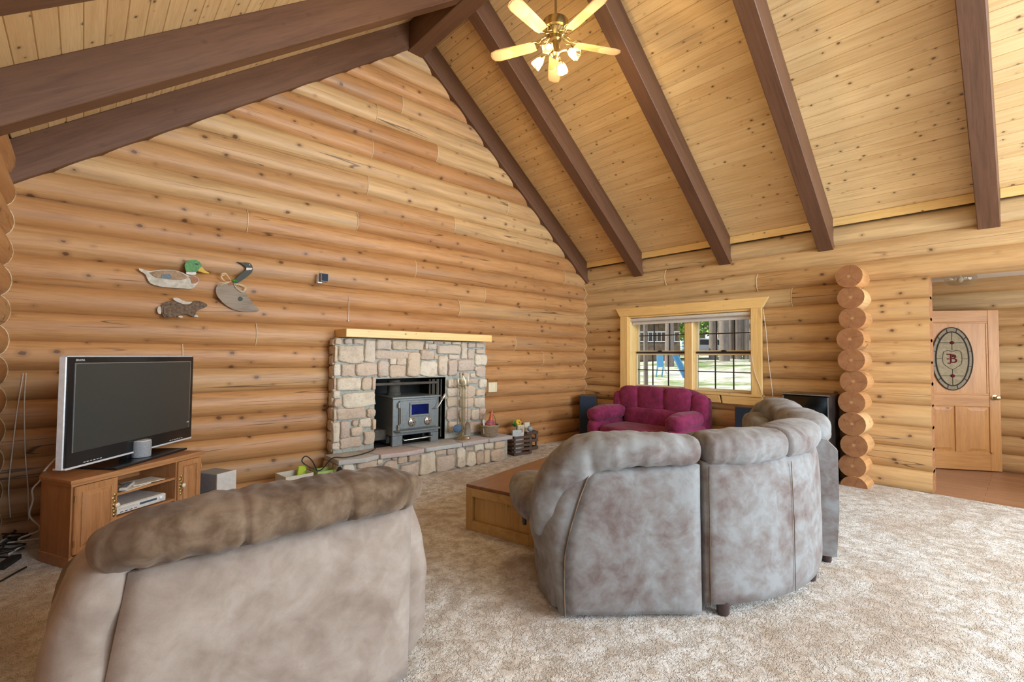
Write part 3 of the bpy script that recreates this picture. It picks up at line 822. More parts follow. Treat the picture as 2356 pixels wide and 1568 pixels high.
mb = MB(); mb.tube(crom([(-0.19, 0.0, 0.085), (-0.19, -0.035, 0.075), (-0.16, -0.045, 0.075), (0.20, -0.045, 0.085), (0.22, 0.0, 0.09)], 4), 0.008, 8); mb.build('drawer_rail', 'nickel', st, True)
mb = MB(); mb.lathe([(0.095, 0.0), (0.095, 0.03), (0.085, 0.035), (0.085, 0.20)], 20, (-0.16, 0.33, 0.625)); mb.build('flue_collar', 'firebox_brick', st, True)

# fire tools
plain('brass', (0.55, 0.46, 0.27), 0.3, 1.0)
plain('brush_blue', (0.075, 0.14, 0.24), 0.9, nz=0.4, scale=80)
FT = Vector((-3.15, -0.37, HZ+0.003))
ft = thing('fire_tool_set', 'brass fire tool set with brush and shovel standing on hearth', 'fire tools', FT)
mb = MB(); mb.lathe([(0.115, 0), (0.118, 0.012), (0.09, 0.022), (0.03, 0.035), (0.018, 0.05), (0.012, 0.06)], 20); mb.build('base', 'brass', ft, True)
mb = MB(); mb.tube([(0, 0, 0.05), (0, 0, 0.88)], 0.009, 8); mb.ball((0, 0, 0.90), 0.018); mb.build('post', 'brass', ft, True)
mb = MB(); mb.tube([(-0.10, 0, 0.74), (0.10, 0, 0.74)], 0.006, 6); mb.tube([(0, -0.06, 0.74), (0, 0.06, 0.74)], 0.006, 6); mb.build('hook_arms', 'brass', ft, True)
def tool(name, x, y, zb_, zt):
    mb = MB(); mb.tube([(x, y, zb_), (x, y, zt-0.12)], 0.0055, 6)
    mb.tube([(x, y, zt-0.14), (x, y, zt-0.12), (x, y, zt-0.07), (x, y, zt-0.03), (x, y, zt)], [0.006, 0.011, 0.008, 0.013, 0.005], 8)
    return mb.build(name, 'brass', ft, True)
br = tool('brush', -0.085, 0.0, 0.20, 0.84); sh = tool('shovel', 0.085, 0.0, 0.22, 0.86); tool('poker', 0.0, -0.055, 0.10, 0.83); tool('tongs', 0.02, 0.055, 0.12, 0.85); tool('tongs', 0.045, 0.03, 0.12, 0.85)
mb = MB(); mb.ball((-0.085, 0, 0.155), (0.075, 0.03, 0.055)); mb.build('bristles', 'brush_blue', br, True)
mb = MB(); rings = []
for (zz, w) in ((0.045, 0.052), (0.10, 0.056), (0.17, 0.05), (0.23, 0.018)):
    rings.append([(0.085-w, 0.006, zz), (0.085, 0.026, zz), (0.085+w, 0.006, zz), (0.085+w, -0.002, zz), (0.085, 0.017, zz), (0.085-w, -0.002, zz)])
mb.loft(rings); mb.build('shovel_pan', 'nickel', sh, True)
# log band that hangs with the tools
# wicker basket with a gourd shaped bottle
wood('wicker', (0.42, 0.33, 0.22), (0.13, 0.095, 0.06), 2, (14, 40, 40), rough=0.85)
bkp = Vector((-2.70, -0.41, HZ+0.003))
bk = thing('wicker_basket', 'round wicker basket of twigs on the hearth', 'basket', bkp); bk.scale = (0.86, 0.86, 0.95)
mb = MB(); N = 30
for k in range(9):
    zz = 0.012+k*0.0165; rr = 0.115+0.045*(zz/0.15)
    pts = [((rr+0.006*math.sin(N/2*2*PI*i/N+k*PI))*math.cos(2*PI*i/N), (rr+0.006*math.sin(N/2*2*PI*i/N+k*PI))*math.sin(2*PI*i/N), zz+0.004*math.sin(i*2.3+k)) for i in range(N+1)]
    mb.tube(pts, 0.0095, 6)
mb.build('weave', 'wicker', bk, True)
mb = MB()
for i in range(16):
    a = 2*PI*i/16; mb.tube([(0.113*math.cos(a), 0.113*math.sin(a), 0.0), (0.165*math.cos(a), 0.165*math.sin(a), 0.165)], 0.006, 6)
mb.build('stakes', 'wicker', bk, True)
mb = MB(); mb.tube([((0.168)*math.cos(2*PI*i/24), 0.168*math.sin(2*PI*i/24), 0.163+0.006*math.sin(i*1.9)) for i in range(25)], 0.013, 8); mb.build('rim', 'wicker', bk, True)
mb = MB(); mb.lathe([(0.11, 0.004), (0.112, 0.012), (0.001, 0.013)], 20); mb.build('bottom', 'wicker', bk)
mb = MB(); mb.tube([(0.165*math.cos(PI*i/12), 0.02, 0.16+0.20*math.sin(PI*i/12)) for i in range(13)], 0.008, 6); mb.build('handle', 'wicker', bk, True)
t = NT('gourd_paint'); v = t.coords('Object', rnd=False); sx = t.new('ShaderNodeSeparateXYZ'); t.l.new(v, sx.inputs[0])
n_ = t.noise(v, 18, 3, 0.6, 1.0)
zc_ = t.math('ADD', sx.outputs[2], t.math('MULTIPLY', t.math('SUBTRACT', n_, 0.5), 0.08))
c = t.ramp(t.math('DIVIDE', zc_, 0.32), [(0.0, (0.52, 0.10, 0.04)), (0.16, (0.30, 0.03, 0.16)), (0.30, (0.32, 0.045, 0.20)), (0.38, (0.06, 0.02, 0.06)), (0.46, (0.50, 0.10, 0.05)), (0.56, (0.30, 0.10, 0.22)), (0.66, (0.60, 0.12, 0.04)), (1.0, (0.62, 0.16, 0.05))])
st_ = t.math('SINE', t.math('ADD', t.math('MULTIPLY', sx.outputs[2], 260.0), t.math('MULTIPLY', n_, 14.0)))
c = t.mix(t.math('MULTIPLY', t.ms(st_, 0.3, 0.8), 0.55), c, (0.05, 0.015, 0.05)); t.set(c, 0.35)
go = MB(); go.lathe([(0.05, 0.0), (0.095, 0.03), (0.112, 0.08), (0.105, 0.13), (0.075, 0.17), (0.042, 0.20), (0.032, 0.25), (0.028, 0.31), (0.018, 0.335), (0.006, 0.36)], 20)
o = go.build('gourd_bottle', 'gourd_paint', None, True); o.location = bkp+Vector((0.0, 0.0, 0.035)); o.rotation_euler = (R(5), R(4), 0); o.scale = (0.80, 0.80, 0.98)
tag(o, 'orange and purple gourd shaped bottle sitting in the wicker basket', 'bottle')
mb = MB(); mb.b2((-0.02, -0.004, 0), (0.02, 0.004, 0.2)); o = mb.build('card', 'cord_white', None); o.location = bkp+Vector((-0.104, -0.02, 0.05)); o.rotation_euler = (R(0), R(-10), R(25))
tag(o, 'white paper card standing in the wicker basket', 'card')

# slatted crates on the floor beside the hearth
wood('crate_wood', (0.16, 0.10, 0.075), (0.055, 0.032, 0.024), 0, (0.8, 12, 12), rough=0.7)
def crate(name, label, loc, rz, w, d, h, ns, gap, mat, endp=True):
    t_ = thing(name, label, 'crate', loc, rz)
    sh_ = (h-gap*(ns-1))/ns
    for k in range(ns):
        z0 = k*(sh_+gap)
        for y in (-d/2, d/2-0.012):
            mb = MB(); mb.b2((-w/2, y, z0+0.01), (w/2, y+0.012, z0+sh_)); mb.build('slat', mat, t_, bevel=0.002, seg=1)
        for x in (-w/2+0.012, w/2-0.024):
            mb = MB(); mb.b2((x, -d/2+0.012, z0+0.01), (x+0.012, d/2-0.012, z0+sh_)); mb.build('slat', mat, t_, bevel=0.002, seg=1)
    for (sx_, sy_) in ((-1, -1), (1, -1), (-1, 1), (1, 1)):
        mb = MB(); mb.b2((sx_*(w/2-0.026)-0.012, sy_*(d/2-0.026)-0.012, 0), (sx_*(w/2-0.026)+0.012, sy_*(d/2-0.026)+0.012, h)); mb.build('post', mat, t_)
    mb = MB(); mb.b2((-w/2+0.013, -d/2+0.013, 0.012), (w/2-0.013, d/2-0.013, 0.024)); mb.build('bottom', mat, t_)
    return t_
crate('slatted_crate', 'dark slatted wooden crate of books standing against the hearth end', (-2.07, -0.335, 0), R(-6), 0.34, 0.30, 0.29, 5, 0.016, 'crate_wood')
crate('open_crate', 'weathered open crate holding bottles between slatted crate and log wall', (-1.70, -0.20, 0), R(-4), 0.24, 0.22, 0.30, 3, 0.065, 'crate_wood')
plain('book_blue', (0.50, 0.58, 0.60), 0.6, nz=0.1); plain('paper_white', (0.74, 0.69, 0.58), 0.7, nz=0.06); plain('leaf_green', (0.05, 0.26, 0.05), 0.5, nz=0.3)
plain('petal_yellow', (0.72, 0.48, 0.02), 0.5); plain('petal_red', (0.55, 0.05, 0.03), 0.5); plain('bottle_green', (0.10, 0.16, 0.09), 0.2); plain('ball_blue', (0.30, 0.36, 0.40), 0.35, nz=0.3, scale=20)
plain('tan_card', (0.36, 0.22, 0.10), 0.6)
def box_thing(name, label, cat, loc, rz, s, mat, rx=0.0):
    mb = MB(); mb.b2((-s[0]/2, -s[1]/2, 0), (s[0]/2, s[1]/2, s[2])); o = mb.build(name, mat, None, bevel=0.003, seg=1)
    o.location = loc; o.rotation_euler = (rx, 0, rz); tag(o, label, cat); return o
box_thing('book', 'pale blue book standing in the slatted crate', 'book', (-2.12, -0.37, 0.026), R(-12), (0.16, 0.04, 0.345), 'book_blue')
o = box_thing('note_box', 'white striped paper box with brown picture in the slatted crate', 'box', (-1.975, -0.30, 0.026), R(-6), (0.12, 0.04, 0.40), 'paper_white')
mb = MB(); mb.b2((-0.03, -0.034, 0.285), (0.018, -0.0305, 0.345)); mb.build('picture', 'tan_card', o)
for i in range(6):
    mb = MB(); mb.b2((-0.055+i*0.021, -0.032, 0.30), (-0.052+i*0.021, -0.0303, 0.395)); mb.build('stripe', 'tan_card', o)
fl_ = thing('artificial_flowers', 'bunch of yellow and red artificial flowers with green leaves in slatted crate', 'flowers', (-2.00, -0.235, 0.026))
rf = random.Random(5)
mb = MB(); mb.tube([(0, 0, 0), (0, 0, 0.40)], 0.006, 6); mb.tube([(0.0, 0.0, 0.2), (0.06, 0, 0.44)], 0.004, 6); mb.build('stems', 'leaf_green', fl_, True)
for i in range(9):
    a = rf.uniform(0, 6.28); ln = rf.uniform(0.07, 0.12); tl = rf.uniform(0.3, 1.2)
    mb = MB(); d_ = Vector((math.cos(a)*math.sin(tl), math.sin(a)*math.sin(tl), math.cos(tl))); n2_ = d_.cross(Vector((0, 0, 1))).normalized()*0.022; up_ = Vector((0, 0, 0.004))
    b0 = Vector((-0.035, 0, 0.37)); rings = []
    mb.loft([[b0-n2_*0.1, b0+up_, b0+n2_*0.1, b0-up_], [b0+d_*ln*0.5-n2_, b0+d_*ln*0.5+up_, b0+d_*ln*0.5+n2_, b0+d_*ln*0.5-up_], [b0+d_*ln-n2_*0.08, b0+d_*ln+up_*0.3, b0+d_*ln+n2_*0.08, b0+d_*ln-up_*0.3]])
    mb.build('leaf', 'leaf_green', fl_, True)
for (cx, cy_, cz, m_, r_) in ((0.05, 0, 0.43, 'petal_yellow', 0.05), (0.10, 0.01, 0.46, 'petal_red', 0.024)):
    for k in range(6):
        a = 2*PI*k/6; mb = MB(); mb.ball((cx+math.cos(a)*r_*0.6, cy_+math.sin(a)*r_*0.3, cz+math.sin(a)*r_*0.5), (r_*0.62, r_*0.35, r_*0.5), 8, 6); mb.build('petal', m_, fl_, True)
    mb = MB(); mb.ball((cx, cy_-r_*0.4, cz), r_*0.3, 8, 6); mb.build('flower_centre', 'tan_card', fl_, True)
for (dx, hh, lab) in ((-0.06, 0.25, 'taller dark green bottle in the open crate'), (0.04, 0.22, 'shorter dark green bottle in the open crate')):
    mb = MB(); mb.lathe([(0.034, 0), (0.036, 0.01), (0.036, hh*0.6), (0.014, hh*0.78), (0.013, hh), (0.001, hh)], 14); o = mb.build('bottle', 'bottle_green', None, True); o.location = (-1.70+dx*0.8, -0.21, 0.026)
    tag(o, lab, 'bottle', 'bottles in the open crate')
o = box_thing('paper_bag', 'white folded paper bag leaning out of the open crate', 'bag', (-1.69, -0.145, 0.026), R(6), (0.13, 0.03, 0.40), 'paper_white')
mb = MB(); mb.ball((0, 0, 0), 0.048, 14, 10); o = mb.build('glass_ball', 'ball_blue', None, True); o.location = (-1.745, -0.285, 0.344); tag(o, 'blue grey glass ball resting on the open crate', 'ball')

# outlet cover beside the chimney breast
oc = thing('outlet_box', 'cream plastic box fixed on log wall beside the chimney breast', 'box', (-2.36, -0.03, 1.02))
mb = MB(); mb.b2((-0.085, -0.05, -0.075), (0.085, 0.01, 0.075)); mb.build('housing', 'vinyl_cream', oc, bevel=0.006, seg=2)
mb = MB(); mb.b2((0.045, -0.054, -0.06), (0.078, -0.049, 0.06)); mb.build('cover_flap', 'vinyl_cream', oc, bevel=0.002, seg=1)

# ------------------------------------------------------------------ upholstery
def suede(name, dark, mid, light, sc=1.6, cool=None):
    t = NT(name); v = t.coords('Object')
    n1 = t.noise(v, sc*1.6, 5, 0.62, 0.6); n2 = t.noise(v, sc*5.5, 4, 0.6, 0.5); n3 = t.noise(v, 420, 2)
    f = t.math('ADD', t.math('MULTIPLY', n1, 0.62), t.math('MULTIPLY', n2, 0.38))
    c = t.ramp(f, [(0.36, dark), (0.48, mid), (0.60, light)])
    c = t.mix(t.math('MULTIPLY', t.ms(n3, 0.4, 0.7), 0.12), c, tuple(x*0.7 for x in dark))
    t.set(c, 0.88, spec=0.15, sheen=0.12)
    t.bump(t.math('ADD', n3, t.math('MULTIPLY', n2, 1.2)), 0.12, 0.004)
suede('suede_grey', (0.130, 0.096, 0.088), (0.190, 0.176, 0.172), (0.248, 0.262, 0.268), 2.2)
suede('suede_brown_lit', (0.210, 0.163, 0.133), (0.275, 0.226, 0.190), (0.340, 0.290, 0.250), 1.8)  # daylight on the loveseat's back put into the colour of its brown suede
suede('suede_brown', (0.058, 0.034, 0.019), (0.108, 0.070, 0.042), (0.195, 0.140, 0.095), 1.8)  # same suede, shade on the loveseat's tops put in; welts use it too
suede('velour_burgundy', (0.135, 0.018, 0.046), (0.215, 0.024, 0.080), (0.270, 0.035, 0.105), 2.6)
plain('seam_dark', (0.045, 0.034, 0.028), 0.9)
plain('foot_dark', (0.050, 0.030, 0.030), 0.45)

def soft_mesh(s, p=4.0, nu=30, nv=18, wr=0.006, seed=0.0, squash=None, wf=9.0):
    """upholstered lump: superellipsoid of half sizes s with folds"""
    mb = MB(); rings = []
    for i in range(nv+1):
        ph = -PI/2+PI*i/nv; ring = []
        ph = max(-PI/2+0.02, min(PI/2-0.02, ph))
        for j in range(nu):
            th = 2*PI*j/nu
            d = Vector((math.cos(ph)*math.cos(th), math.cos(ph)*math.sin(th), math.sin(ph)))
            r = (abs(d.x)**p+abs(d.y)**p+abs(d.z)**p)**(-1/p)
            q = Vector((d.x*r*s[0], d.y*r*s[1], d.z*r*s[2]))
            w = wr*(noise.noise(q*wf+Vector((seed, 0, 0)))+0.6*noise.noise(q*wf*2.3+Vector((0, seed, 3))))
            q += Vector((d.x, d.y, d.z))*w
            if squash: q = squash(q)
            ring.append(q)
        rings.append(ring)
    mb.loft(rings); return mb
def soft(name, mat, parent, c, s, p=4.0, wr=0.006, seed=0.0, rot=None, nu=30, nv=18, squash=None, wf=9.0):
    mb = soft_mesh(s, p, nu, nv, wr, seed, squash, wf)
    o = mb.build(name, mat, parent, 'all'); o.location = c
    if rot: o.rotation_euler = rot
    return o
def roll_mesh(path, rad, sect=1.25, pinch=(), seed=0.0, wr=0.008, n=24, k=12, tilt=0.0, endp=0.06, pw=0.0, up=Vector((0, 0, 1))):
    """padded roll along a path. rad: list of (width, height) half sizes; pinch: (t, depth, width) gathers"""
    P = crom(path, k); m = len(P); mb = MB(); rings = []
    L = [0.0]
    for a, b in zip(P[:-1], P[1:]): L.append(L[-1]+(b-a).length)
    tot = L[-1]
    def rr(t):
        x = t*(len(rad)-1); i = min(int(x), len(rad)-2); f = x-i; f = f*f*(3-2*f)
        return lerp(rad[i][0], rad[i+1][0], f), lerp(rad[i][1], rad[i+1][1], f)
    for i, q in enumerate(P):
        t = L[i]/tot
        tg_ = (P[min(i+1, m-1)]-P[max(i-1, 0)]).normalized()
        sd = tg_.cross(up).normalized(); uu = sd.cross(tg_).normalized()
        a, b = rr(t)
        e = min(t, 1-t)*tot
        ef = 1.0 if e > endp else (1-(1-e/endp)**2.6)**(1/2.6)*0.9+0.1*e/endp if e > 0 else 0.02
        sc0 = ef; pin = 0.0
        for (pt, dp, w) in pinch: pin += dp*math.exp(-((t-pt)*tot/w)**2)
        ring = []
        for j in range(n):
            th = 2*PI*j/n; c_, s_ = math.cos(th), math.sin(th)
            r = (abs(c_)**2.6+abs(s_)**2.6)**(-1/2.6)
            sc = sc0*(1-pin*((1-pw)+pw*(0.5-0.5*s_)))
            o_ = sd*(c_*r*a*sc)+uu*(s_*r*b*sc)
            pos = q+o_
            w = wr*(noise.noise(pos*8+Vector((seed, seed, 0)))+0.7*noise.noise(Vector((pos.x*22, pos.y*22, pos.z*5))+Vector((0, 0, seed))))
            ring.append(pos+o_.normalized()*w if o_.length > 1e-6 else pos)
        rings.append(ring)
    mb.loft(rings); return mb
def panel_mesh(poly, t0, t1, axis='y', bev=0.012): 
    mb = MB(); mb.prism(poly, t0, t1, axis); return mb
def grid_panel(name, mat, parent, corners, thick, nx=14, nz=12, bulge=0.012, seed=0.0, wr=0.004):
    """stretched cloth panel between four corners (bl, br, tr, tl) with a soft belly, thickness to the rear (+n)"""
    bl, br, tr, tl = [Vector(c) for c in corners]
    nrm = (br-bl).cross(tl-bl).normalized()
    mb = MB(); vs = []; 
    for i in range(nz+1):
        for j in range(nx+1):
            u, v = j/nx, i/nz
            p = bl.lerp(br, u).lerp(tl.lerp(tr, u), v)
            e = min(1, 8*min(u, 1-u))*min(1, 8*min(v, 1-v)); e = e*e*(3-2*e)
            ed = min(min(u, 1-u)*(br-bl).length, min(v, 1-v)*(tl-bl).length)
            rim = -0.014*(max(0, 1-ed/0.02))**2
            vs.append(p+nrm*(bulge*e+rim+wr*noise.noise(p*4+Vector((seed, 0, seed)))))
    fs = [(i*(nx+1)+j, i*(nx+1)+j+1, (i+1)*(nx+1)+j+1, (i+1)*(nx+1)+j) for i in range(nz) for j in range(nx)]
    n0 = len(vs); back = [bl, br, tr, tl]
    rimi = [j for j in range(nx+1)]+[i*(nx+1)+nx for i in range(1, nz+1)]+[nz*(nx+1)+j for j in range(nx-1, -1, -1)]+[i*(nx+1) for i in range(nz-1, 0, -1)]
    bk_ = [vs[q]-nrm*thick for q in rimi]
    vs += bk_; m = len(rimi)
    for q in range(m):
        fs.append((rimi[(q+1) % m], rimi[q], n0+q, n0+(q+1) % m))
    fs.append(tuple(n0+q for q in range(m))[::-1])
    mb.add(vs, fs); return mb.build(name, mat, parent, 'all')

def foot(parent, x, y, h=0.06, r=0.032):
    mb = MB(); mb.lathe([(r*0.8, 0), (r*0.95, 0.01), (r*1.1, h), (r*1.1, h+0.02)], 14, (x, y, 0)); return mb.build('foot', 'foot_dark', parent, True)

# ---- brown loveseat, seen from behind
LS = thing('loveseat', 'brown suede loveseat turned towards the television and fireplace', 'loveseat', (-6.455, -3.735, 0), R(-3.0))
# frame: x along the back, y towards its front
grid_panel('back_panel', 'suede_brown_lit', LS, [(-0.615, -0.045, 0.05), (0.495, -0.045, 0.05), (0.525, 0.0, 0.80), (-0.505, 0.0, 0.775)], 0.10, 16, 14, 0.022, 3.1, 0.008)
# lip where the panel tucks under the pillow back
mb = roll_mesh([(-0.50, 0.045, 0.787), (-0.2, 0.04, 0.800), (0.1, 0.04, 0.806), (0.525, 0.04, 0.812)], [(0.045, 0.016)]*2, wr=0.003, endp=0.03); mb.build('piping', 'suede_brown', LS, 'all')
mb = roll_mesh([(-0.61, 0.10, 0.84), (-0.42, 0.07, 0.875), (-0.05, 0.05, 0.885), (0.35, 0.06, 0.89), (0.60, 0.13, 0.85)],
               [(0.11, 0.08), (0.15, 0.092), (0.16, 0.095), (0.16, 0.095), (0.16, 0.095), (0.15, 0.092), (0.11, 0.085)],
               pinch=((0.16, 0.10, 0.035), (0.36, 0.14, 0.011), (0.42, 0.05, 0.05), (0.66, 0.17, 0.010), (0.75, 0.05, 0.02), (0.86, 0.16, 0.012)), seed=2.2, wr=0.014, n=36, k=36, endp=0.13, pw=0.72)
mb.build('back_pillow', 'suede_brown', LS, 'all')
# wings at both ends of the back, sweeping down to the arms
for s_, nm in ((-1, 'wing'), (1, 'wing')):
    wx = 0.0 if s_ < 0 else -0.075
    mb = roll_mesh([(s_*0.46+wx, 0.14, 0.86), (s_*0.56+wx, 0.16, 0.74), (s_*0.60+wx, 0.20, 0.52), (s_*0.60+wx, 0.21, 0.28), (s_*0.58+wx, 0.22, 0.05)],
                   [(0.10, 0.06), (0.16, 0.11), (0.20, 0.125), (0.20, 0.125), (0.19, 0.10)], seed=5+s_, wr=0.012, n=26, k=10, endp=0.10, up=Vector((s_, 0, 0.001)))
    mb.build(nm, 'suede_brown_lit', LS, 'all')
    soft('arm', 'suede_brown', LS, (s_*0.60, 0.62, 0.50), (0.125, 0.40, 0.115), 3.2, 0.010, 7+s_)
    soft('arm_side', 'suede_brown_lit', LS, (s_*0.62, 0.60, 0.24), (0.095, 0.40, 0.22), 6, 0.006, 9+s_)
soft('seat_cushion', 'suede_brown', LS, (0, 0.55, 0.40), (0.50, 0.40, 0.10), 5, 0.008, 1.0)
soft('back_cushion', 'suede_brown', LS, (0, 0.22, 0.62), (0.48, 0.12, 0.24), 4, 0.012, 2.0)
mb = MB(); mb.b2((-0.50, 0.08, 0.05), (0.50, 0.92, 0.32)); mb.build('base', 'suede_brown_lit', LS, bevel=0.02, seg=2)
for (x, y) in ((-0.45, 0.15), (0.45, 0.15), (-0.45, 0.85), (0.45, 0.85)): foot(LS, x, y, 0.05)

# ---- grey sectional: three units
def unit_frame(p, q):
    p = Vector((p[0], p[1], 0)); q = Vector((q[0], q[1], 0)); return (p+q)/2, math.atan2(q.y-p.y, q.x-p.x)
c1, a1 = unit_frame((-5.03, -3.915), (-4.415, -4.425))
S1 = thing('sectional_end_seat', 'grey brown suede sectional unit with padded arm beside the coffee table', 'sofa', c1, a1, 'units of the grey sectional sofa')
hw = 0.40
# cloth strip between the panel and the rounded side
mb = MB()
def strip(pa, pb, n, bow):
    rows = []
    for i in range(n+1):
        t_ = i/n; rows.append((pa(t_), pb(t_)))
    return rows
A = crom([(-hw, 0.0, 0.03), (-hw-0.006, 0.002, 0.25), (-hw+0.005, 0.004, 0.42), (-0.33, 0.012, 0.65), (-0.255, 0.02, 0.845)], 6)
B = crom([(-0.43, 0.10, 0.03), (-0.475, 0.12, 0.25), (-0.525, 0.16, 0.48), (-0.48, 0.15, 0.72), (-0.30, 0.09, 0.855)], 6)
C_ = crom([(-0.44, 0.34, 0.03), (-0.50, 0.36, 0.25), (-0.58, 0.34, 0.46), (-0.50, 0.24, 0.72), (-0.30, 0.16, 0.855)], 6)
D_ = crom([(-0.30, 0.34, 0.03), (-0.30, 0.36, 0.25), (-0.30, 0.34, 0.46), (-0.28, 0.24, 0.72), (-0.25, 0.16, 0.84)], 6)
rings = [[a.lerp(a, 0), a.lerp(b, 0.5)+Vector((-0.012, -0.012, 0)), b, b.lerp(c, 0.5)+Vector((-0.03, 0, 0)), c, d] for a, b, c, d in zip(A, B, C_, D_)]
mb.loft(rings); 
pv = []; pf = []; nc_ = 14
for i, a in enumerate(A):
    v = i/(len(A)-1); right = Vector((hw-0.005, lerp(0.0, 0.02, v), lerp(0.03, 0.875, v)))
    for j in range(nc_+1):
        u = j/nc_; p_ = a.lerp(right, u)
        ed = min(min(u, 1-u)*0.75, min(v, 1-v)*0.85)
        pv.append(p_+Vector((0, 0.014*(max(0, 1-ed/0.03))**2-0.012*min(1, 6*min(v, 1-v))*min(1, 6*min(u, 1-u))+0.006*noise.noise(p_*4), 0)))
for i in range(len(A)-1):
    for j in range(nc_): pf.append((i*(nc_+1)+j, i*(nc_+1)+j+1, (i+1)*(nc_+1)+j+1, (i+1)*(nc_+1)+j))
pm = MB(); n0 = len(pv); nr_ = len(A); pv += [q+Vector((0, 0.09, 0)) for q in pv[:n0]]
pf += [tuple(k+n0 for k in q[::-1]) for q in pf]
rim_ = [j for j in range(nc_+1)]+[i*(nc_+1)+nc_ for i in range(1, nr_)]+[(nr_-1)*(nc_+1)+j for j in range(nc_-1, -1, -1)]+[i*(nc_+1) for i in range(nr_-2, 0, -1)]
for q in range(len(rim_)): pf.append((rim_[(q+1) % len(rim_)], rim_[q], rim_[q]+n0, rim_[(q+1) % len(rim_)]+n0))
pm.add(pv, pf); pm.build('back_panel', 'suede_grey', S1, 'all')
mb.build('side_gusset', 'suede_grey', S1, 'all')
mb = MB(); mb.tube([a+Vector((-0.002, -0.004, 0)) for a in A], 0.0042, 6); mb.build('welt', 'suede_brown', S1, True)
# outer side under the arm
P0 = [(-0.47, 0.10), (-0.53, 0.35), (-0.52, 0.65), (-0.47, 0.95), (-0.25, 0.97), (-0.25, 0.10)]
rings = []
for (z, k) in ((0.03, 0.95), (0.15, 0.98), (0.30, 1.03), (0.45, 1.07), (0.52, 1.05)):
    rings.append([(-0.30+(x+0.30)*k, y, z) for x, y in P0])
mb = MB(); mb.loft(rings); mb.build('arm_side', 'suede_grey', S1, True, bevel=0.02, seg=2, ang=60)
soft('arm', 'suede_grey', S1, (-0.50, 0.66, 0.53), (0.185, 0.38, 0.135), 2.8, 0.010, 3.0, rot=(R(-3), 0, R(4)))
# recliner latch on the outer side
mb = MB(); mb.b2((-0.018, -0.035, -0.045), (0.01, 0.035, 0.045)); o = mb.build('recline_latch', 'cord_black', S1, bevel=0.01, seg=2); o.location = (-0.585, 0.62, 0.38)
# back pillow: level along the top then sweeping down in front of the arm
mb = roll_mesh([(0.395, 0.13, 0.945), (0.20, 0.10, 0.955), (-0.05, 0.10, 0.955), (-0.24, 0.13, 0.925), (-0.37, 0.19, 0.82), (-0.46, 0.24, 0.64), (-0.49, 0.26, 0.40)],
               [(0.135, 0.085), (0.145, 0.095), (0.15, 0.10), (0.155, 0.115), (0.16, 0.125), (0.155, 0.115), (0.11, 0.075)],
               pinch=((0.44, 0.05, 0.04), (0.50, 0.07, 0.03)), seed=4.4, wr=0.011, n=30, k=14, endp=0.055, up=Vector((-0.5, 0, 1)).normalized())
mb.build('back_pillow', 'suede_grey', S1, 'all')
soft('back_cushion', 'suede_grey', S1, (0.03, 0.24, 0.60), (0.36, 0.12, 0.30), 4, 0.012, 2.0)
soft('seat_cushion', 'suede_grey', S1, (0.05, 0.60, 0.40), (0.34, 0.40, 0.10), 5, 0.008, 1.0)
mb = MB(); mb.b2((-0.35, 0.08, 0.04), (0.39, 0.95, 0.32)); mb.build('base', 'suede_grey', S1, bevel=0.02, seg=2)
for (x, y) in ((-0.33, 0.15), (0.34, 0.12), (-0.33, 0.85), (0.34, 0.85)): foot(S1, x, y, 0.04)

# wedge: curved corner unit
WA = Vector((-4.395, -4.43, 0)); WB = Vector((-3.205, -4.70, 0))
S2 = thing('sectional_wedge', 'grey brown suede curved corner unit of the sectional sofa', 'sofa', WA, 0, 'units of the grey sectional sofa')
ch = (WB-WA); TURN = R(58); RR = ch.length/(2*math.sin(TURN/2)); a0 = math.atan2(ch.y, ch.x)-TURN/2
def warc(t_, off, z):
    """point on the wedge's back: t along the arc, off metres towards the seat"""
    a = a0+TURN*t_
    cen = Vector((-math.sin(a0)*RR, math.cos(a0)*RR, 0))
    r = RR-off
    return cen+Vector((math.sin(a)*r, -math.cos(a)*r, z))
nx, nz = 22, 14; vs = []; fs = []
for i in range(nz+1):
    for j in range(nx+1):
        u, v = j/nx, i/nz
        zt = lerp(0.885, 0.905, u)
        ed = min(min(u, 1-u)*1.25, min(v, 1-v)*0.85)
        off = 0.014*(max(0, 1-ed/0.022))**2 - 0.010*min(1, 6*min(v, 1-v))+0.02*v+0.005*noise.noise(Vector((u*5, v*4, 2)))
        vs.append(warc(u, off, lerp(0.075, zt, v)))
fs = [(i*(nx+1)+j, i*(nx+1)+j+1, (i+1)*(nx+1)+j+1, (i+1)*(nx+1)+j) for i in range(nz) for j in range(nx)]
rimi = [j for j in range(nx+1)]+[i*(nx+1)+nx for i in range(1, nz+1)]+[nz*(nx+1)+j for j in range(nx-1, -1, -1)]+[i*(nx+1) for i in range(nz-1, 0, -1)]
n0 = len(vs)
for q in rimi:
    j = q % (nx+1); i = q//(nx+1); vs.append(warc(j/nx, 0.11, vs[q].z))
m = len(rimi)
for q in range(m): fs.append((rimi[(q+1) % m], rimi[q], n0+q, n0+(q+1) % m))
bottom_in = [n0+q for q in range(nx+1)]; top_in = [n0+nx+nz+q for q in range(nx+1)][::-1]
for j in range(nx): fs.append((bottom_in[j+1], bottom_in[j], top_in[j], top_in[j+1]))
mb = MB(); mb.add(vs, fs); mb.build('back_panel', 'suede_grey', S2, 'all')
mb = MB(); mb.tube([warc(0.018, -0.006, 0.08), warc(0.018, -0.002, 0.5), warc(0.018, 0.004, 0.87)], 0.004, 6); mb.build('welt', 'suede_brown', S2, True)
mb = MB(); mb.tube([warc(0.49, -0.012, 0.09), warc(0.49, -0.009, 0.5), warc(0.49, 0.006, 0.87)], 0.0022, 5); mb.build('seam', 'suede_brown', S2, True)
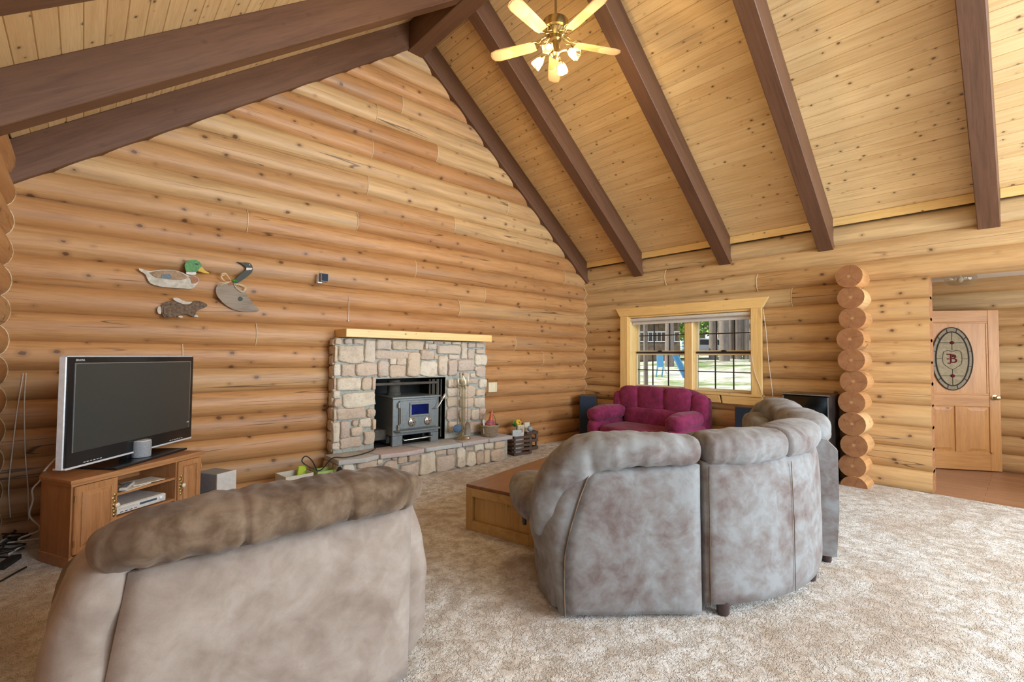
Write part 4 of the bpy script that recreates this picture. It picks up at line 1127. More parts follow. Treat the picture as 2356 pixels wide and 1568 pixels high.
def wpath(t0, t1, off, z0, z1, n=6): return [warc(lerp(t0, t1, i/n), off, lerp(z0, z1, i/n)) for i in range(n+1)]
mb = roll_mesh(wpath(0.0, 0.475, 0.13, 0.955, 0.970), [(0.145, 0.095), (0.155, 0.105), (0.15, 0.10)], seed=6.1, wr=0.009, n=28, k=9, endp=0.045); mb.build('back_pillow', 'suede_grey', S2, 'all')
mb = roll_mesh(wpath(0.465, 0.985, 0.14, 0.970, 0.985), [(0.15, 0.10), (0.155, 0.105), (0.145, 0.095)], seed=7.7, wr=0.009, n=28, k=9, endp=0.045); mb.build('back_pillow', 'suede_grey', S2, 'all')
rings = []
for z, k in ((0.05, 0.0), (0.32, 0.0)):
    rings.append([warc(t_/8, 0.10, z) for t_ in range(9)]+[warc(1, 0.85, z), warc(0.5, 0.72, z), warc(0, 0.85, z)])
mb = MB(); mb.loft(rings); mb.build('base', 'suede_grey', S2, bevel=0.012, seg=2)
rings = []
for z, k in ((0.33, 0.16), (0.36, 0.12), (0.44, 0.12), (0.47, 0.18)):
    rings.append([warc(0.03+t_*0.94/8, k+0.12, z) for t_ in range(9)]+[warc(0.96, 0.92-k, z), warc(0.5, 0.78-k, z), warc(0.04, 0.92-k, z)])
mb = MB(); mb.loft(rings); mb.build('seat_cushion', 'suede_grey', S2, 'all')
mb = roll_mesh(wpath(0.04, 0.96, 0.22, 0.66, 0.67, 8), [(0.11, 0.24), (0.11, 0.25), (0.11, 0.24)], seed=1.7, wr=0.010, n=24, k=4, endp=0.08); mb.build('back_cushion', 'suede_grey', S2, 'all')
for (t_, off) in ((0.10, 0.05), (0.86, 0.06), (0.1, 0.70), (0.9, 0.70)):
    p = warc(t_, off, 0); foot(S2, p.x, p.y, 0.065, 0.036)

# far unit with two seats
A3 = R(28); e3 = Vector((math.cos(A3), math.sin(A3), 0)); B3 = Vector((-2.99, -4.74, 0))
S3 = thing('sectional_double_seat', 'grey brown suede two-seat end of the sectional beside the log column', 'sofa', B3, A3, 'units of the grey sectional sofa')
W3 = 1.72
mb = MB()   # backrest shell with a sloped end gusset towards the wedge
prof3 = [(0.0, 0.06), (0.22, 0.06), (0.30, 0.50), (0.27, 0.86), (0.20, 0.94), (0.06, 0.92), (-0.015, 0.84), (-0.02, 0.40)]
rings = [[(x, p[0]*k, 0.06+(p[1]-0.06)*kk) for p in prof3] for (x, k, kk) in ((0.0, 0.96, 0.985), (0.03, 1, 1), (W3-0.03, 1, 1), (W3, 0.96, 0.985))]
mb.loft(rings); mb.build('back_shell', 'suede_grey', S3, True, ang=50)
for i, (x0, x1, zz) in enumerate(((0.00, 0.86, 0.965), (0.84, W3, 0.975))):
    mb = roll_mesh([(x0, 0.15, zz-0.02), (lerp(x0, x1, 0.3), 0.13, zz), (lerp(x0, x1, 0.7), 0.13, zz), (x1, 0.15, zz-0.02)], [(0.13, 0.09), (0.165, 0.12), (0.165, 0.12), (0.13, 0.09)], seed=8.8+i, wr=0.012, n=28, k=10, endp=0.16)
    mb.build('back_pillow', 'suede_grey', S3, 'all')
    soft('back_cushion', 'suede_grey', S3, ((x0+x1)/2+(0.05 if i == 0 else 0), 0.33, 0.68), (0.40-(0.05 if i == 0 else 0), 0.13, 0.26), 3.6, 0.014, 3.0+i)
    soft('seat_cushion', 'suede_grey', S3, ((x0+x1)/2+(0.10 if i == 0 else 0), 0.66, 0.40), (0.41-(0.10 if i == 0 else 0), 0.36, 0.10), 5, 0.008, 5.0+i)
# wing and arm at the far end
mb = roll_mesh([(W3-0.12, 0.16, 1.0), (W3+0.02, 0.22, 0.86), (W3+0.08, 0.30, 0.66)], [(0.13, 0.09), (0.14, 0.10), (0.10, 0.08)], seed=3.2, wr=0.01, n=24, k=12, endp=0.1, up=Vector((1, 0, 0.6)).normalized()); mb.build('wing', 'suede_grey', S3, 'all')
soft('arm', 'suede_grey', S3, (W3+0.05, 0.68, 0.56), (0.14, 0.40, 0.10), 2.8, 0.01, 6.0)
soft('arm_side', 'suede_grey', S3, (W3+0.06, 0.62, 0.28), (0.11, 0.42, 0.24), 6, 0.006, 4.0)
mb = MB(); mb.prism([(0.07, 0.24), (W3, 0.24), (W3, 1.0), (0.26, 1.0)], 0.06, 0.32); mb.build('base', 'suede_grey', S3, bevel=0.02, seg=2)
for (x, y) in ((0.06, 0.05), (W3-0.08, 0.08), (0.32, 0.92), (W3-0.08, 0.92)): foot(S3, x, y, 0.06)

# ---- burgundy loveseat under the window; it faces away from the window wall
BG = thing('burgundy_loveseat', 'burgundy velour loveseat under the window', 'loveseat', (-0.12, -1.70, 0), R(90))
# frame: x along its width (towards -y in the room is +x ... ), y towards its front
V = 'velour_burgundy'
def bgback(x):  # height of the back along its width
    u = abs(x)/0.80; return 1.035-0.13*max(0, (u-0.45)/0.55)**2.2
rings = []
NB = 18
for i in range(NB+1):
    x = lerp(-0.80, 0.80, i/NB); zt = bgback(x)
    e = min(1, min(i, NB-i)/1.5+0.35)
    rings.append([(x, 0.0, 0.08), (x, 0.0, zt*0.9), (x, 0.03, zt-0.02), (x, 0.09, zt), (x, 0.16*e, zt-0.03), (x, 0.20*e, zt*0.80), (x, 0.22*e, 0.5), (x, 0.22*e, 0.08)])
mb = MB(); mb.loft(rings); mb.build('back_frame', V, BG, 'all')
for i, (x0, x1) in enumerate(((-0.58, -0.15), (-0.17, 0.32), (0.30, 0.66))):
    xm = (x0+x1)/2; zt = bgback(xm)
    soft('back_cushion', V, BG, (xm, 0.205, zt-0.20), ((x1-x0)/2+0.012, 0.085, 0.205), 3.4, 0.008, 2.0+i, wf=7)
soft('back_cushion', V, BG, (-0.70, 0.17, 0.76), (0.125, 0.085, 0.20), 3.4, 0.008, 6.0)
soft('back_cushion', V, BG, (0.70, 0.19, 0.72), (0.10, 0.085, 0.22), 3.4, 0.008, 7.0)
soft('lumbar_cushion', V, BG, (0.03, 0.235, 0.54), (0.53, 0.085, 0.155), 4.5, 0.006, 9.0)
soft('seat_cushion', V, BG, (0.02, 0.58, 0.365), (0.60, 0.42, 0.085), 5, 0.008, 4.0)
mb = MB(); mb.b2((-0.74, 0.10, 0.05), (0.74, 0.93, 0.30)); mb.build('base', V, BG, bevel=0.04, seg=3)
soft('front_apron', V, BG, (0.02, 0.90, 0.20), (0.66, 0.07, 0.14), 5, 0.005, 4.5)
for s_ in (-1, 1):
    mb = roll_mesh([(s_*0.66, 0.16, 0.60), (s_*0.67, 0.45, 0.61), (s_*0.68, 0.72, 0.60), (s_*0.69, 0.98, 0.56)], [(0.13, 0.10), (0.145, 0.115), (0.155, 0.125), (0.14, 0.115)], pinch=((0.70, 0.05, 0.03), (0.82, 0.06, 0.03)), seed=2+s_, wr=0.012, n=26, k=10, endp=0.10); mb.build('arm', V, BG, 'all')
    soft('arm_side', V, BG, (s_*0.695, 0.55, 0.29), (0.115, 0.43, 0.24), 5.5, 0.006, 3+s_)
for (x, y) in ((-0.65, 0.12), (0.65, 0.12), (-0.65, 0.85), (0.65, 0.85)): foot(BG, x, y, 0.05)

# ------------------------------------------------------------------ coffee table chest
wood('oak_dark_top', (0.235, 0.105, 0.050), (0.120, 0.050, 0.024), 0, (0.7, 10, 10), rough=0.32, vary=0.2)
wood('oak_mid', (0.54, 0.35, 0.13), (0.35, 0.205, 0.068), 2, (0.7, 9, 9), knots=0.3, kcell=0.2, rough=0.4, vary=0.12, kplane='yz')
wood('oak_mid_h', (0.54, 0.36, 0.14), (0.36, 0.215, 0.075), 0, (0.7, 9, 9), rough=0.4, vary=0.12)
CT_a = Vector((-4.59, -2.385, 0)); dx_ = Vector((-2.855+4.58, -1.982+2.388, 0)); ang = math.atan2(dx_.y, dx_.x); CL = dx_.length; CWd = 0.72; CH = 0.389
dn = Vector((math.sin(ang), -math.cos(ang), 0))
CTc = CT_a+Vector((math.cos(ang), math.sin(ang), 0))*CL/2+dn*CWd/2
CT = thing('coffee_table', 'low wooden chest coffee table with dark top and panelled sides', 'coffee table', CTc, ang)
mb = MB(); mb.b2((-CL/2, -CWd/2, CH-0.028), (CL/2, CWd/2, CH)); mb.build('top', 'oak_dark_top', CT, bevel=0.004, seg=1)
for i in range(5):
    mb = MB(); x0 = -CL/2+0.03; y0 = lerp(-CWd/2+0.07, CWd/2-0.07, i/5); y1 = lerp(-CWd/2+0.07, CWd/2-0.07, (i+1)/5)
    mb.b2((x0, y0+0.001, 0.06), (x0+0.015, y1-0.001, CH-0.03)); mb.build('end_plank', 'oak_mid', CT)
for x in (-CL/2, CL/2-0.03):
    for (y0, y1, z0, z1, m_) in ((-CWd/2, -CWd/2+0.07, 0, CH-0.028, 'oak_mid'), (CWd/2-0.07, CWd/2, 0, CH-0.028, 'oak_mid')):
        mb = MB(); mb.b2((x, y0, z0), (x+0.03, y1, z1)); mb.build('stile', m_, CT, bevel=0.003, seg=1)
    for (z0, z1) in ((0.0, 0.085), (CH-0.10, CH-0.028)):
        mb = MB(); mb.b2((x, -CWd/2+0.07, z0), (x+0.03, CWd/2-0.07, z1)); mb.build('rail', 'oak_mid_h', CT, bevel=0.003, seg=1)
mb = MB(); mb.b2((CL/2-0.035, -CWd/2+0.07, 0.06), (CL/2-0.02, CWd/2-0.07, CH-0.03)); mb.build('end_panel', 'oak_mid', CT)
for y in (-CWd/2, CWd/2-0.03):
    mb = MB(); mb.b2((-CL/2+0.03, y+0.008, 0.06), (CL/2-0.03, y+0.022, CH-0.03)); mb.build('side_panel', 'oak_mid_h', CT)
    for (z0, z1) in ((0.0, 0.085), (CH-0.10, CH-0.028)):
        mb = MB(); mb.b2((-CL/2+0.03, y, z0), (CL/2-0.03, y+0.03, z1)); mb.build('rail', 'oak_mid_h', CT, bevel=0.003, seg=1)

# ------------------------------------------------------------------ television corner
wood('cab_oak', (0.50, 0.245, 0.100), (0.315, 0.135, 0.048), 2, (0.9, 13, 13), rough=0.4, vary=0.08, kplane='xz')
wood('cab_oak_h', (0.50, 0.245, 0.100), (0.315, 0.135, 0.048), 0, (0.9, 13, 13), rough=0.4, vary=0.08)
plain('brass_aged', (0.42, 0.30, 0.12), 0.4, 0.9, nz=0.3); plain('porcelain', (0.75, 0.68, 0.50), 0.3)
FLc = Vector((-7.124, -1.20, 0)); FRc = Vector((-6.265, -0.575, 0))
ca = math.atan2(FRc.y-FLc.y, FRc.x-FLc.x); CWi = (FRc-FLc).length; CAB_H = 0.612
TC = thing('tv_cabinet', 'oak corner television cabinet with two doors and open shelves', 'cabinet', FLc, ca)
hw2 = CWi
side_d = 0.36
# carcass: x 0..CWi along the front, y 0.. to the rear corner
SK = 0.065
poly_top = [(-0.02, -0.025), (CWi+0.02, -0.025), (CWi+0.02-SK, side_d), (CWi/2+0.20, 0.72), (CWi/2-0.20, 0.72), (-0.02+SK, side_d)]
mb = MB(); mb.prism(poly_top, CAB_H-0.028, CAB_H); mb.build('top', 'cab_oak_h', TC, bevel=0.007, seg=2)
mb = MB(); mb.prism([(p[0]*0.985+0.008, p[1]+0.008 if p[1] < 0 else p[1]-0.01) for p in poly_top], CAB_H-0.045, CAB_H-0.028); mb.build('top_moulding', 'cab_oak_h', TC)
for x in (0.0, CWi-0.02):
    sk = SK if x < 0.1 else -SK; mb = MB(); mb.prism([(x, 0), (x+0.02, 0), (x+0.02+sk, side_d-0.01), (x+sk, side_d-0.01)], 0.0, CAB_H-0.045); mb.build('side_panel', 'cab_oak', TC)
mb = MB(); mb.prism([(-0.006, -0.008), (CWi+0.006, -0.008), (CWi+0.006-SK, side_d), (-0.006+SK, side_d)], 0, 0.075); mb.build('plinth', 'cab_oak_h', TC, bevel=0.004, seg=1)
DWL, DWR = 0.30, 0.235
for x in (DWL, CWi-DWR-0.018):
    mb = MB(); mb.b2((x, 0.0, 0.075), (x+0.018, side_d+0.02, CAB_H-0.045)); mb.build('divider', 'cab_oak', TC)
mb = MB(); mb.b2((0.02+SK, side_d+0.02, 0.075), (CWi-0.02-SK, side_d+0.035, CAB_H-0.045)); mb.build('back_panel', 'cab_oak_h', TC)
for z in (0.10, 0.235, 0.415):
    mb = MB(); mb.b2((DWL+0.018, 0.005, z), (CWi-DWR-0.018, side_d+0.02, z+0.018)); mb.build('shelf', 'cab_oak_h', TC)
def cab_door(x0, x1, knob_right):
    z0, z1 = 0.09, CAB_H-0.05
    mb = MB(); mb.b2((x0, -0.02, z0), (x1, 0.0, z1)); d = mb.build('door', 'cab_oak', TC, bevel=0.004, seg=1)
    w = 0.052; mb = MB()
    px0, px1, pz0, pz1 = x0+w, x1-w, z0+w, z1-w
    r0 = [(px0, -0.021, pz0), (px1, -0.021, pz0), (px1, -0.021, pz1), (px0, -0.021, pz1)]
    g = 0.026
    r1 = [(px0+g, -0.033, pz0+g), (px1-g, -0.033, pz0+g), (px1-g, -0.033, pz1-g), (px0+g, -0.033, pz1-g)]
    rb = [(p[0], -0.014, p[2]) for p in r0]
    mb.loft([rb, r0, r1]); mb.build('raised_panel', 'cab_oak', d)
    fr_ = MB()
    for (a, b) in (((x0+w-0.008, -0.025, z0+w-0.008), (x1-w+0.008, -0.02, z0+w)), ((x0+w-0.008, -0.025, z1-w), (x1-w+0.008, -0.02, z1-w+0.008)), ((x0+w-0.008, -0.025, z0+w), (x0+w, -0.02, z1-w)), ((x1-w, -0.025, z0+w), (x1-w+0.008, -0.02, z1-w))): fr_.b2(a, b)
    fr_.build('bead', 'cab_oak_h', d)
    kx = x1-0.024 if knob_right else x0+0.024; kz = 0.36
    pl = MB()
    for k in range(7):
        pl.ball((kx+0.006*math.sin(k*2.2), -0.023, kz-0.075+k*0.025), (0.011+0.004*(k % 2), 0.004, 0.014), 8, 6)
    h = pl.build('handle_plate', 'brass_aged', d, True)
    kb = MB(); kb.lathe([(0.007, 0), (0.008, 0.014), (0.016, 0.02), (0.018, 0.03), (0.010, 0.038), (0.001, 0.039)], 12, (0, 0, 0), Matrix.Translation((kx, -0.024, kz)) @ rotx(R(90))); kb.build('knob', 'porcelain', h, True)
    hx = x0+0.001 if knob_right else x1-0.001
    for hz in (0.17, 0.48):
        mb = MB(); mb.tube([(hx, -0.022, hz-0.022), (hx, -0.022, hz+0.022)], 0.005, 6); mb.build('hinge', 'brass_aged', d, True)
cab_door(0.012, DWL+0.006, True); cab_door(CWi-DWR-0.006, CWi-0.012, False)

def in_cab(p): return TC.matrix_basis @ Vector(p) if False else (FLc+Vector((math.cos(ca)*p[0]-math.sin(ca)*p[1], math.sin(ca)*p[0]+math.cos(ca)*p[1], p[2])))
plain('silver_plastic', (0.74, 0.75, 0.74), 0.35, 0.2); plain('silver_light', (0.72, 0.76, 0.80), 0.35, 0.2); plain('tv_black', (0.012, 0.012, 0.013), 0.18); plain('screen', (0.042, 0.044, 0.040), 0.30, nz=0.03); plain('tv_rim', (0.30, 0.31, 0.31), 0.25, 0.6)
plain('fabric_grey', (0.27, 0.29, 0.31), 0.9, nz=0.25, scale=160); plain('remote_white', (0.62, 0.60, 0.55), 0.5); plain('led_dark', (0.06, 0.10, 0.14), 0.2)
dvd = thing('dvd_player', 'silver disc player on the lower open shelf of television cabinet', 'disc player', in_cab((0.535, 0.03, 0.254)), ca-R(2))
mb = MB(); mb.b2((-0.20, 0.0, 0.006), (0.20, 0.30, 0.068)); mb.build('case', 'silver_plastic', dvd, bevel=0.004, seg=1)
mb = MB(); mb.b2((-0.20, -0.012, 0.008), (0.20, 0.0, 0.066)); f_ = mb.build('front', 'silver_plastic', dvd, bevel=0.008, seg=2)
mb = MB(); mb.b2((-0.02, -0.014, 0.034), (0.12, -0.012, 0.050)); mb.build('display', 'led_dark', f_)
mb = MB(); mb.b2((-0.18, -0.0135, 0.038), (-0.04, -0.012, 0.052)); mb.build('disc_tray', 'remote_white', f_)
mb = MB(); mb.lathe([(0.022, 0), (0.022, 0.006), (0.017, 0.01), (0.001, 0.011)], 16, (0, 0, 0), Matrix.Translation((0.165, -0.012, 0.038)) @ rotx(R(90))); mb.build('dial', 'silver_light', f_, True)
for i in range(4):
    mb = MB(); mb.b2((-0.17+i*0.035, -0.0135, 0.018), (-0.148+i*0.035, -0.012, 0.024)); mb.build('button', 'led_dark', f_)
rm = thing('remote_control', 'pale remote control lying on papers on the upper shelf', 'remote', in_cab((0.44, 0.06, 0.4445)), ca+R(38))
mb = MB(); mb.b2((-0.11, -0.026, 0), (0.11, 0.026, 0.02)); mb.build('body', 'remote_white', rm, bevel=0.006, seg=2)
for i in range(7):
    for j in range(3):
        mb = MB(); mb.b2((-0.085+i*0.024, -0.016+j*0.013, 0.02), (-0.072+i*0.024, -0.009+j*0.013, 0.0225)); mb.build('button', 'led_dark', rm)
for i, (x, y, r_, lab) in enumerate(((0.48, 0.10, 8, 'loose white papers under the remote control on upper shelf'), (0.62, 0.12, -10, 'loose white papers beside the remote control on upper shelf'))):
    mb = MB(); mb.b2((-0.12, -0.09, 0), (0.12, 0.09, 0.005)); o = mb.build('papers', 'paper_white', None); o.location = in_cab((x, y, 0.4335+0.0055*i)); o.rotation_euler = (0, 0, ca+R(r_)); tag(o, lab, 'papers', 'papers on the shelf')

TVz = 0.686
tl_ = on(150, 1078, 2, TVz); tr2 = on(440, 1004, 2, TVz)
ta = math.atan2(tr2.y-tl_.y, tr2.x-tl_.x); TW = (tr2-tl_).xy.length; TH_ = 0.785
TV = thing('television', 'large flat television with black bezel and silver edge on oak cabinet', 'television', ((tl_.x+tr2.x)/2, (tl_.y+tr2.y)/2, CAB_H), ta)
zb0 = TVz-CAB_H
mb = MB(); mb.b2((-TW/2, 0.0, zb0), (TW/2, 0.05, zb0+TH_)); bz = mb.build('bezel', 'tv_black', TV, bevel=0.006, seg=2)
mb = MB(); mb.b2((-TW/2+0.05, -0.003, zb0+0.10), (TW/2-0.05, 0.001, zb0+TH_-0.05)); mb.build('screen', 'screen', TV)
rim = MB()
for (a, b) in (((-TW/2+0.043, -0.004, zb0+0.10), (-TW/2+0.05, 0.0, zb0+TH_-0.043)), ((TW/2-0.05, -0.004, zb0+0.10), (TW/2-0.043, 0.0, zb0+TH_-0.043)), ((-TW/2+0.05, -0.004, zb0+TH_-0.05), (TW/2-0.05, 0.0, zb0+TH_-0.043))): rim.b2(a, b)
rim.build('screen_rim', 'tv_rim', TV)
mb = MB(); mb.b2((-TW/2-0.012, 0.012, zb0-0.012), (-TW/2, 0.062, zb0+TH_)); mb.build('edge_trim', 'silver_light', TV, bevel=0.004, seg=1)
mb = MB(); mb.b2((TW/2, 0.012, zb0-0.012), (TW/2+0.012, 0.062, zb0+TH_)); mb.build('edge_trim', 'silver_light', TV, bevel=0.004, seg=1)
mb = MB(); mb.b2((-TW/2, 0.012, zb0+TH_), (TW/2, 0.062, zb0+TH_+0.008)); mb.build('edge_trim', 'silver_light', TV, bevel=0.003, seg=1)
mb = MB(); mb.b2((-TW/2, -0.004, zb0-0.014), (TW/2, 0.09, zb0)); mb.build('edge_trim', 'silver_light', TV, bevel=0.003, seg=1)
mb = MB(); mb.b2((-TW/2+0.08, 0.05, zb0+0.05), (TW/2-0.08, 0.12, zb0+TH_-0.08)); mb.build('rear_case', 'tv_black', TV, bevel=0.02, seg=2)
mb = MB(); mb.b2((-0.09, 0.03, 0.02), (0.09, 0.09, zb0+0.03)); mb.build('stand_neck', 'tv_black', TV)
mb = MB(); mb.prism([(-0.40, -0.14), (0.40, -0.14), (0.36, 0.22), (-0.36, 0.22)], 0.001, 0.018); mb.build('stand_base', 'tv_black', TV, bevel=0.005, seg=2)
def text(body, size, parent, loc, rot, mat, depth=0.0008, name='lettering'):
    cu = bpy.data.curves.new('t', 'FONT'); cu.body = body; cu.size = size; cu.extrude = depth; cu.align_x = 'CENTER'; cu.align_y = 'CENTER'
    ob = bpy.data.objects.new('t', cu); COL.objects.link(ob)
    dg = bpy.context.evaluated_depsgraph_get(); me = bpy.data.meshes.new_from_object(ob.evaluated_get(dg))
    bpy.data.objects.remove(ob); me.materials.clear()
    o = link(name, me, mat, parent); o.location = loc; o.rotation_euler = rot; return o
plain('print_silver', (0.70, 0.71, 0.70), 0.4, 0.2)
text('SONY', 0.026, TV, (0.02, -0.0015, zb0+0.062), (R(90), 0, 0), 'print_silver')
text('BRAVIA', 0.022, TV, (-TW/2+0.085, -0.0015, zb0+TH_-0.024), (R(90), 0, 0), 'print_silver')
text('1080', 0.018, TV, (TW/2-0.065, -0.005, zb0+0.155), (R(90), 0, 0), 'print_silver')
for i in range(6):
    mb = MB(); mb.b2((-TW/2+0.14+i*0.028, -0.0015, zb0+0.012), (-TW/2+0.158+i*0.028, 0.0, zb0+0.017)); mb.build('indicator', 'print_silver', TV)
    mb = MB(); mb.b2((TW/2-0.30+i*0.03, -0.0015, zb0+0.012), (TW/2-0.28+i*0.03, 0.0, zb0+0.017)); mb.build('indicator', 'print_silver', TV)
# grey round speaker in front of the television
p = on(328, 1053, 2, CAB_H)
es = thing('round_speaker', 'grey cloth covered cylinder speaker in front of the television', 'speaker', (p.x-0.012, p.y-0.03, CAB_H+0.0182))
mb = MB(); mb.lathe([(0.062, 0.0), (0.068, 0.004), (0.069, 0.125), (0.066, 0.135)], 28); mb.build('cloth', 'fabric_grey', es, True)
mb = MB(); mb.lathe([(0.066, 0.135), (0.064, 0.139), (0.001, 0.140)], 28); mb.build('top', 'silver_light', es, True)
# subwoofer
sw = thing('subwoofer', 'silver grey subwoofer box on the carpet beside the television cabinet', 'speaker', (-6.10, -0.38, 0), R(28))
mb = MB(); mb.b2((-0.10, -0.12, 0.0), (0.10, 0.15, 0.365)); mb.build('case', 'fabric_grey', sw, bevel=0.008, seg=2)
mb = MB(); mb.b2((-0.102, -0.14, 0.0), (0.102, -0.12, 0.37)); fr_ = mb.build('front', 'silver_plastic', sw, bevel=0.006, seg=2)
mb = MB(); mb.b2((-0.03, -0.142, 0.32), (0.03, -0.14, 0.328)); mb.build('nameplate', 'silver_light', fr_)
# cartons between subwoofer and hearth
plain('carton_white', (0.58, 0.55, 0.46), 0.8, nz=0.05); plain('carton_green', (0.34, 0.47, 0.14), 0.7, nz=0.08); plain('lime', (0.46, 0.60, 0.05), 0.5)
def carton(name, label, loc, rz, w, d, h, mat, th=0.006, flap=True):
    t_ = thing(name, label, 'box', loc, rz)
    for (a, b) in (((-w/2, -d/2, 0), (w/2, -d/2+th, h)), ((-w/2, d/2-th, 0), (w/2, d/2, h)), ((-w/2, -d/2+th, 0), (-w/2+th, d/2-th, h)), ((w/2-th, -d/2+th, 0), (w/2, d/2-th, h))):
        mb = MB(); mb.b2(a, b); mb.build('side', mat, t_)
    mb = MB(); mb.b2((-w/2+th, -d/2+th, 0), (w/2-th, d/2-th, th)); mb.build('bottom', mat, t_)
    return t_
carton('white_carton', 'open white cardboard carton on carpet near the hearth', (-5.39, -0.42, 0), R(6), 0.29, 0.26, 0.245, 'carton_white')
gc = carton('green_carton', 'open pale green carton with white print next to white carton', (-5.085, -0.42, 0), R(3), 0.20, 0.18, 0.235, 'carton_green')
mb = MB(); mb.lathe([(0.001, 0), (0.045, 0.0), (0.045, 0.003), (0.001, 0.0031)], 18, (0, 0, 0), Matrix.Translation((0.02, -0.0905, 0.10)) @ rotx(R(90)) @ Matrix.Diagonal((1.3, 0.7, 1, 1))); mb.build('print', 'carton_white', gc)
for x in (-0.005, 0.04):
    mb = MB(); mb.b2((x, -0.0925, 0.16), (x+0.028, -0.0905, 0.21)); mb.build('print', 'carton_white', gc)
o = box_thing('lime_bag', 'lime green packet sticking up out of white carton', 'packet', (-5.33, -0.38, 0.008), R(20), (0.10, 0.02, 0.29), 'lime', 0)
o.rotation_euler = (0, R(8), R(20))
mb = MB(); mb.tube(crom([(-5.13, -0.44, 0.15), (-5.20, -0.42, 0.33), (-5.27, -0.40, 0.40), (-5.30, -0.38, 0.34), (-5.19, -0.42, 0.25), (-5.12, -0.45, 0.24), (-5.02, -0.50, 0.36), (-4.90, -0.55, 0.36), (-4.70, -0.50, HZ+0.012), (-4.50, -0.38, HZ+0.012), (-4.39, -0.26, HZ+0.012)], 8), 0.0065, 6)
tag(mb.build('black_cable', 'cord_black', None, True), 'black cable looping out of the cartons onto the hearth', 'cable')
mb = MB()
pts = []
for i in range(60):
    a = i*0.62; pts.append((-4.985+0.022*math.cos(a)+0.004*math.sin(i), -0.62+0.012*math.sin(i*1.3), 0.20+0.075*math.sin(a)+0.01*math.cos(i*0.7)))
mb.tube(pts, 0.006, 5); tag(mb.build('coiled_cord', 'cord_black', None, True), 'coiled dark cord hanging at hearth corner by green carton', 'cord')

# ------------------------------------------------------------------ speakers and stereo cabinet
plain('grille_navy', (0.010, 0.022, 0.045), 0.75, nz=0.25, scale=200); plain('walnut', (0.10, 0.055, 0.030), 0.45, nz=0.2); plain('black_cab', (0.014, 0.011, 0.010), 0.3); plain('smoked_glass', (0.035, 0.055, 0.075), 0.10); plain('chrome_edge', (0.55, 0.60, 0.62), 0.25, 0.9)
def floor_speaker(label, loc, rz, w, d, h):
    t_ = thing('floor_speaker', label, 'speaker', loc, rz, 'floor speakers by the window')
    mb = MB(); mb.b2((-w/2, -d/2, 0), (w/2, d/2, h)); mb.build('cabinet', 'walnut', t_, bevel=0.004, seg=1)
    mb = MB(); mb.b2((-w/2+0.008, -d/2-0.02, 0.01), (w/2-0.008, -d/2, h-0.012)); mb.build('grille', 'grille_navy', t_, bevel=0.006, seg=2)
floor_speaker('tall dark floor speaker in the log corner beside burgundy loveseat', (-0.28, -0.30, 0), R(-55), 0.30, 0.28, 0.815)
floor_speaker('dark floor speaker below the window corner between burgundy loveseat and stereo', (-0.26, -3.10, 0), R(-90), 0.30, 0.28, 0.84)
SC = thing('stereo_cabinet', 'black stereo cabinet with glass door beside the log column', 'cabinet', (-0.36, -3.86, 0), R(-90))
sw_, sd_, sh_ = 0.50, 0.44, 1.075
for (a, b) in (((-sw_/2, -sd_/2, 0), (-sw_/2+0.02, sd_/2, sh_-0.02)), ((sw_/2-0.02, -sd_/2, 0), (sw_/2, sd_/2, sh_-0.02)), ((-sw_/2+0.02, sd_/2-0.015, 0), (sw_/2-0.02, sd_/2, sh_-0.02)), ((-sw_/2+0.02, -sd_/2+0.02, 0), (sw_/2-0.02, sd_/2-0.015, 0.06))):
    mb = MB(); mb.b2(a, b); mb.build('side', 'black_cab', SC)
mb = MB(); mb.b2((-sw_/2-0.005, -sd_/2-0.01, sh_-0.02), (sw_/2+0.005, sd_/2, sh_)); mb.build('top', 'black_cab', SC, bevel=0.003, seg=1)
mb = MB(); mb.b2((-sw_/2-0.006, -sd_/2-0.013, sh_-0.013), (sw_/2+0.006, -sd_/2-0.010, sh_-0.003)); mb.build('edge_strip', 'chrome_edge', SC)
for x in (-sw_/2+0.004, sw_/2-0.014):
    mb = MB(); mb.b2((x, -sd_/2-0.008, 0.02), (x+0.010, -sd_/2, sh_-0.03)); mb.build('edge_strip', 'chrome_edge', SC)
gd = NT('cabinet_glass'); gd.n.remove(gd.b)
tr_ = gd.new('ShaderNodeBsdfTransparent'); tr_.inputs[0].default_value = (0.35, 0.45, 0.52, 1); gl = gd.new('ShaderNodeBsdfGlossy'); gl.inputs['Roughness'].default_value = 0.06; gl.inputs[0].default_value = (0.5, 0.62, 0.7, 1)
mx = gd.new('ShaderNodeMixShader'); mx.inputs[0].default_value = 0.22; gd.l.new(tr_.outputs[0], mx.inputs[1]); gd.l.new(gl.outputs[0], mx.inputs[2]); gd.l.new(mx.outputs[0], gd.out.inputs[0])
mb = MB(); mb.b2((-sw_/2+0.022, -sd_/2+0.002, 0.03), (sw_/2-0.022, -sd_/2+0.007, sh_-0.03)); dr = mb.build('glass_door', 'cabinet_glass', SC)
for z in (0.35, 0.60, 0.80):
    mb = MB(); mb.b2((-sw_/2+0.02, -sd_/2+0.03, z), (sw_/2-0.02, sd_/2-0.02, z+0.015)); mb.build('shelf', 'black_cab', SC)
plain('deck_black', (0.07, 0.10, 0.13), 0.35, 0.3); plain('deck_silver', (0.40, 0.46, 0.50), 0.35, 0.6)
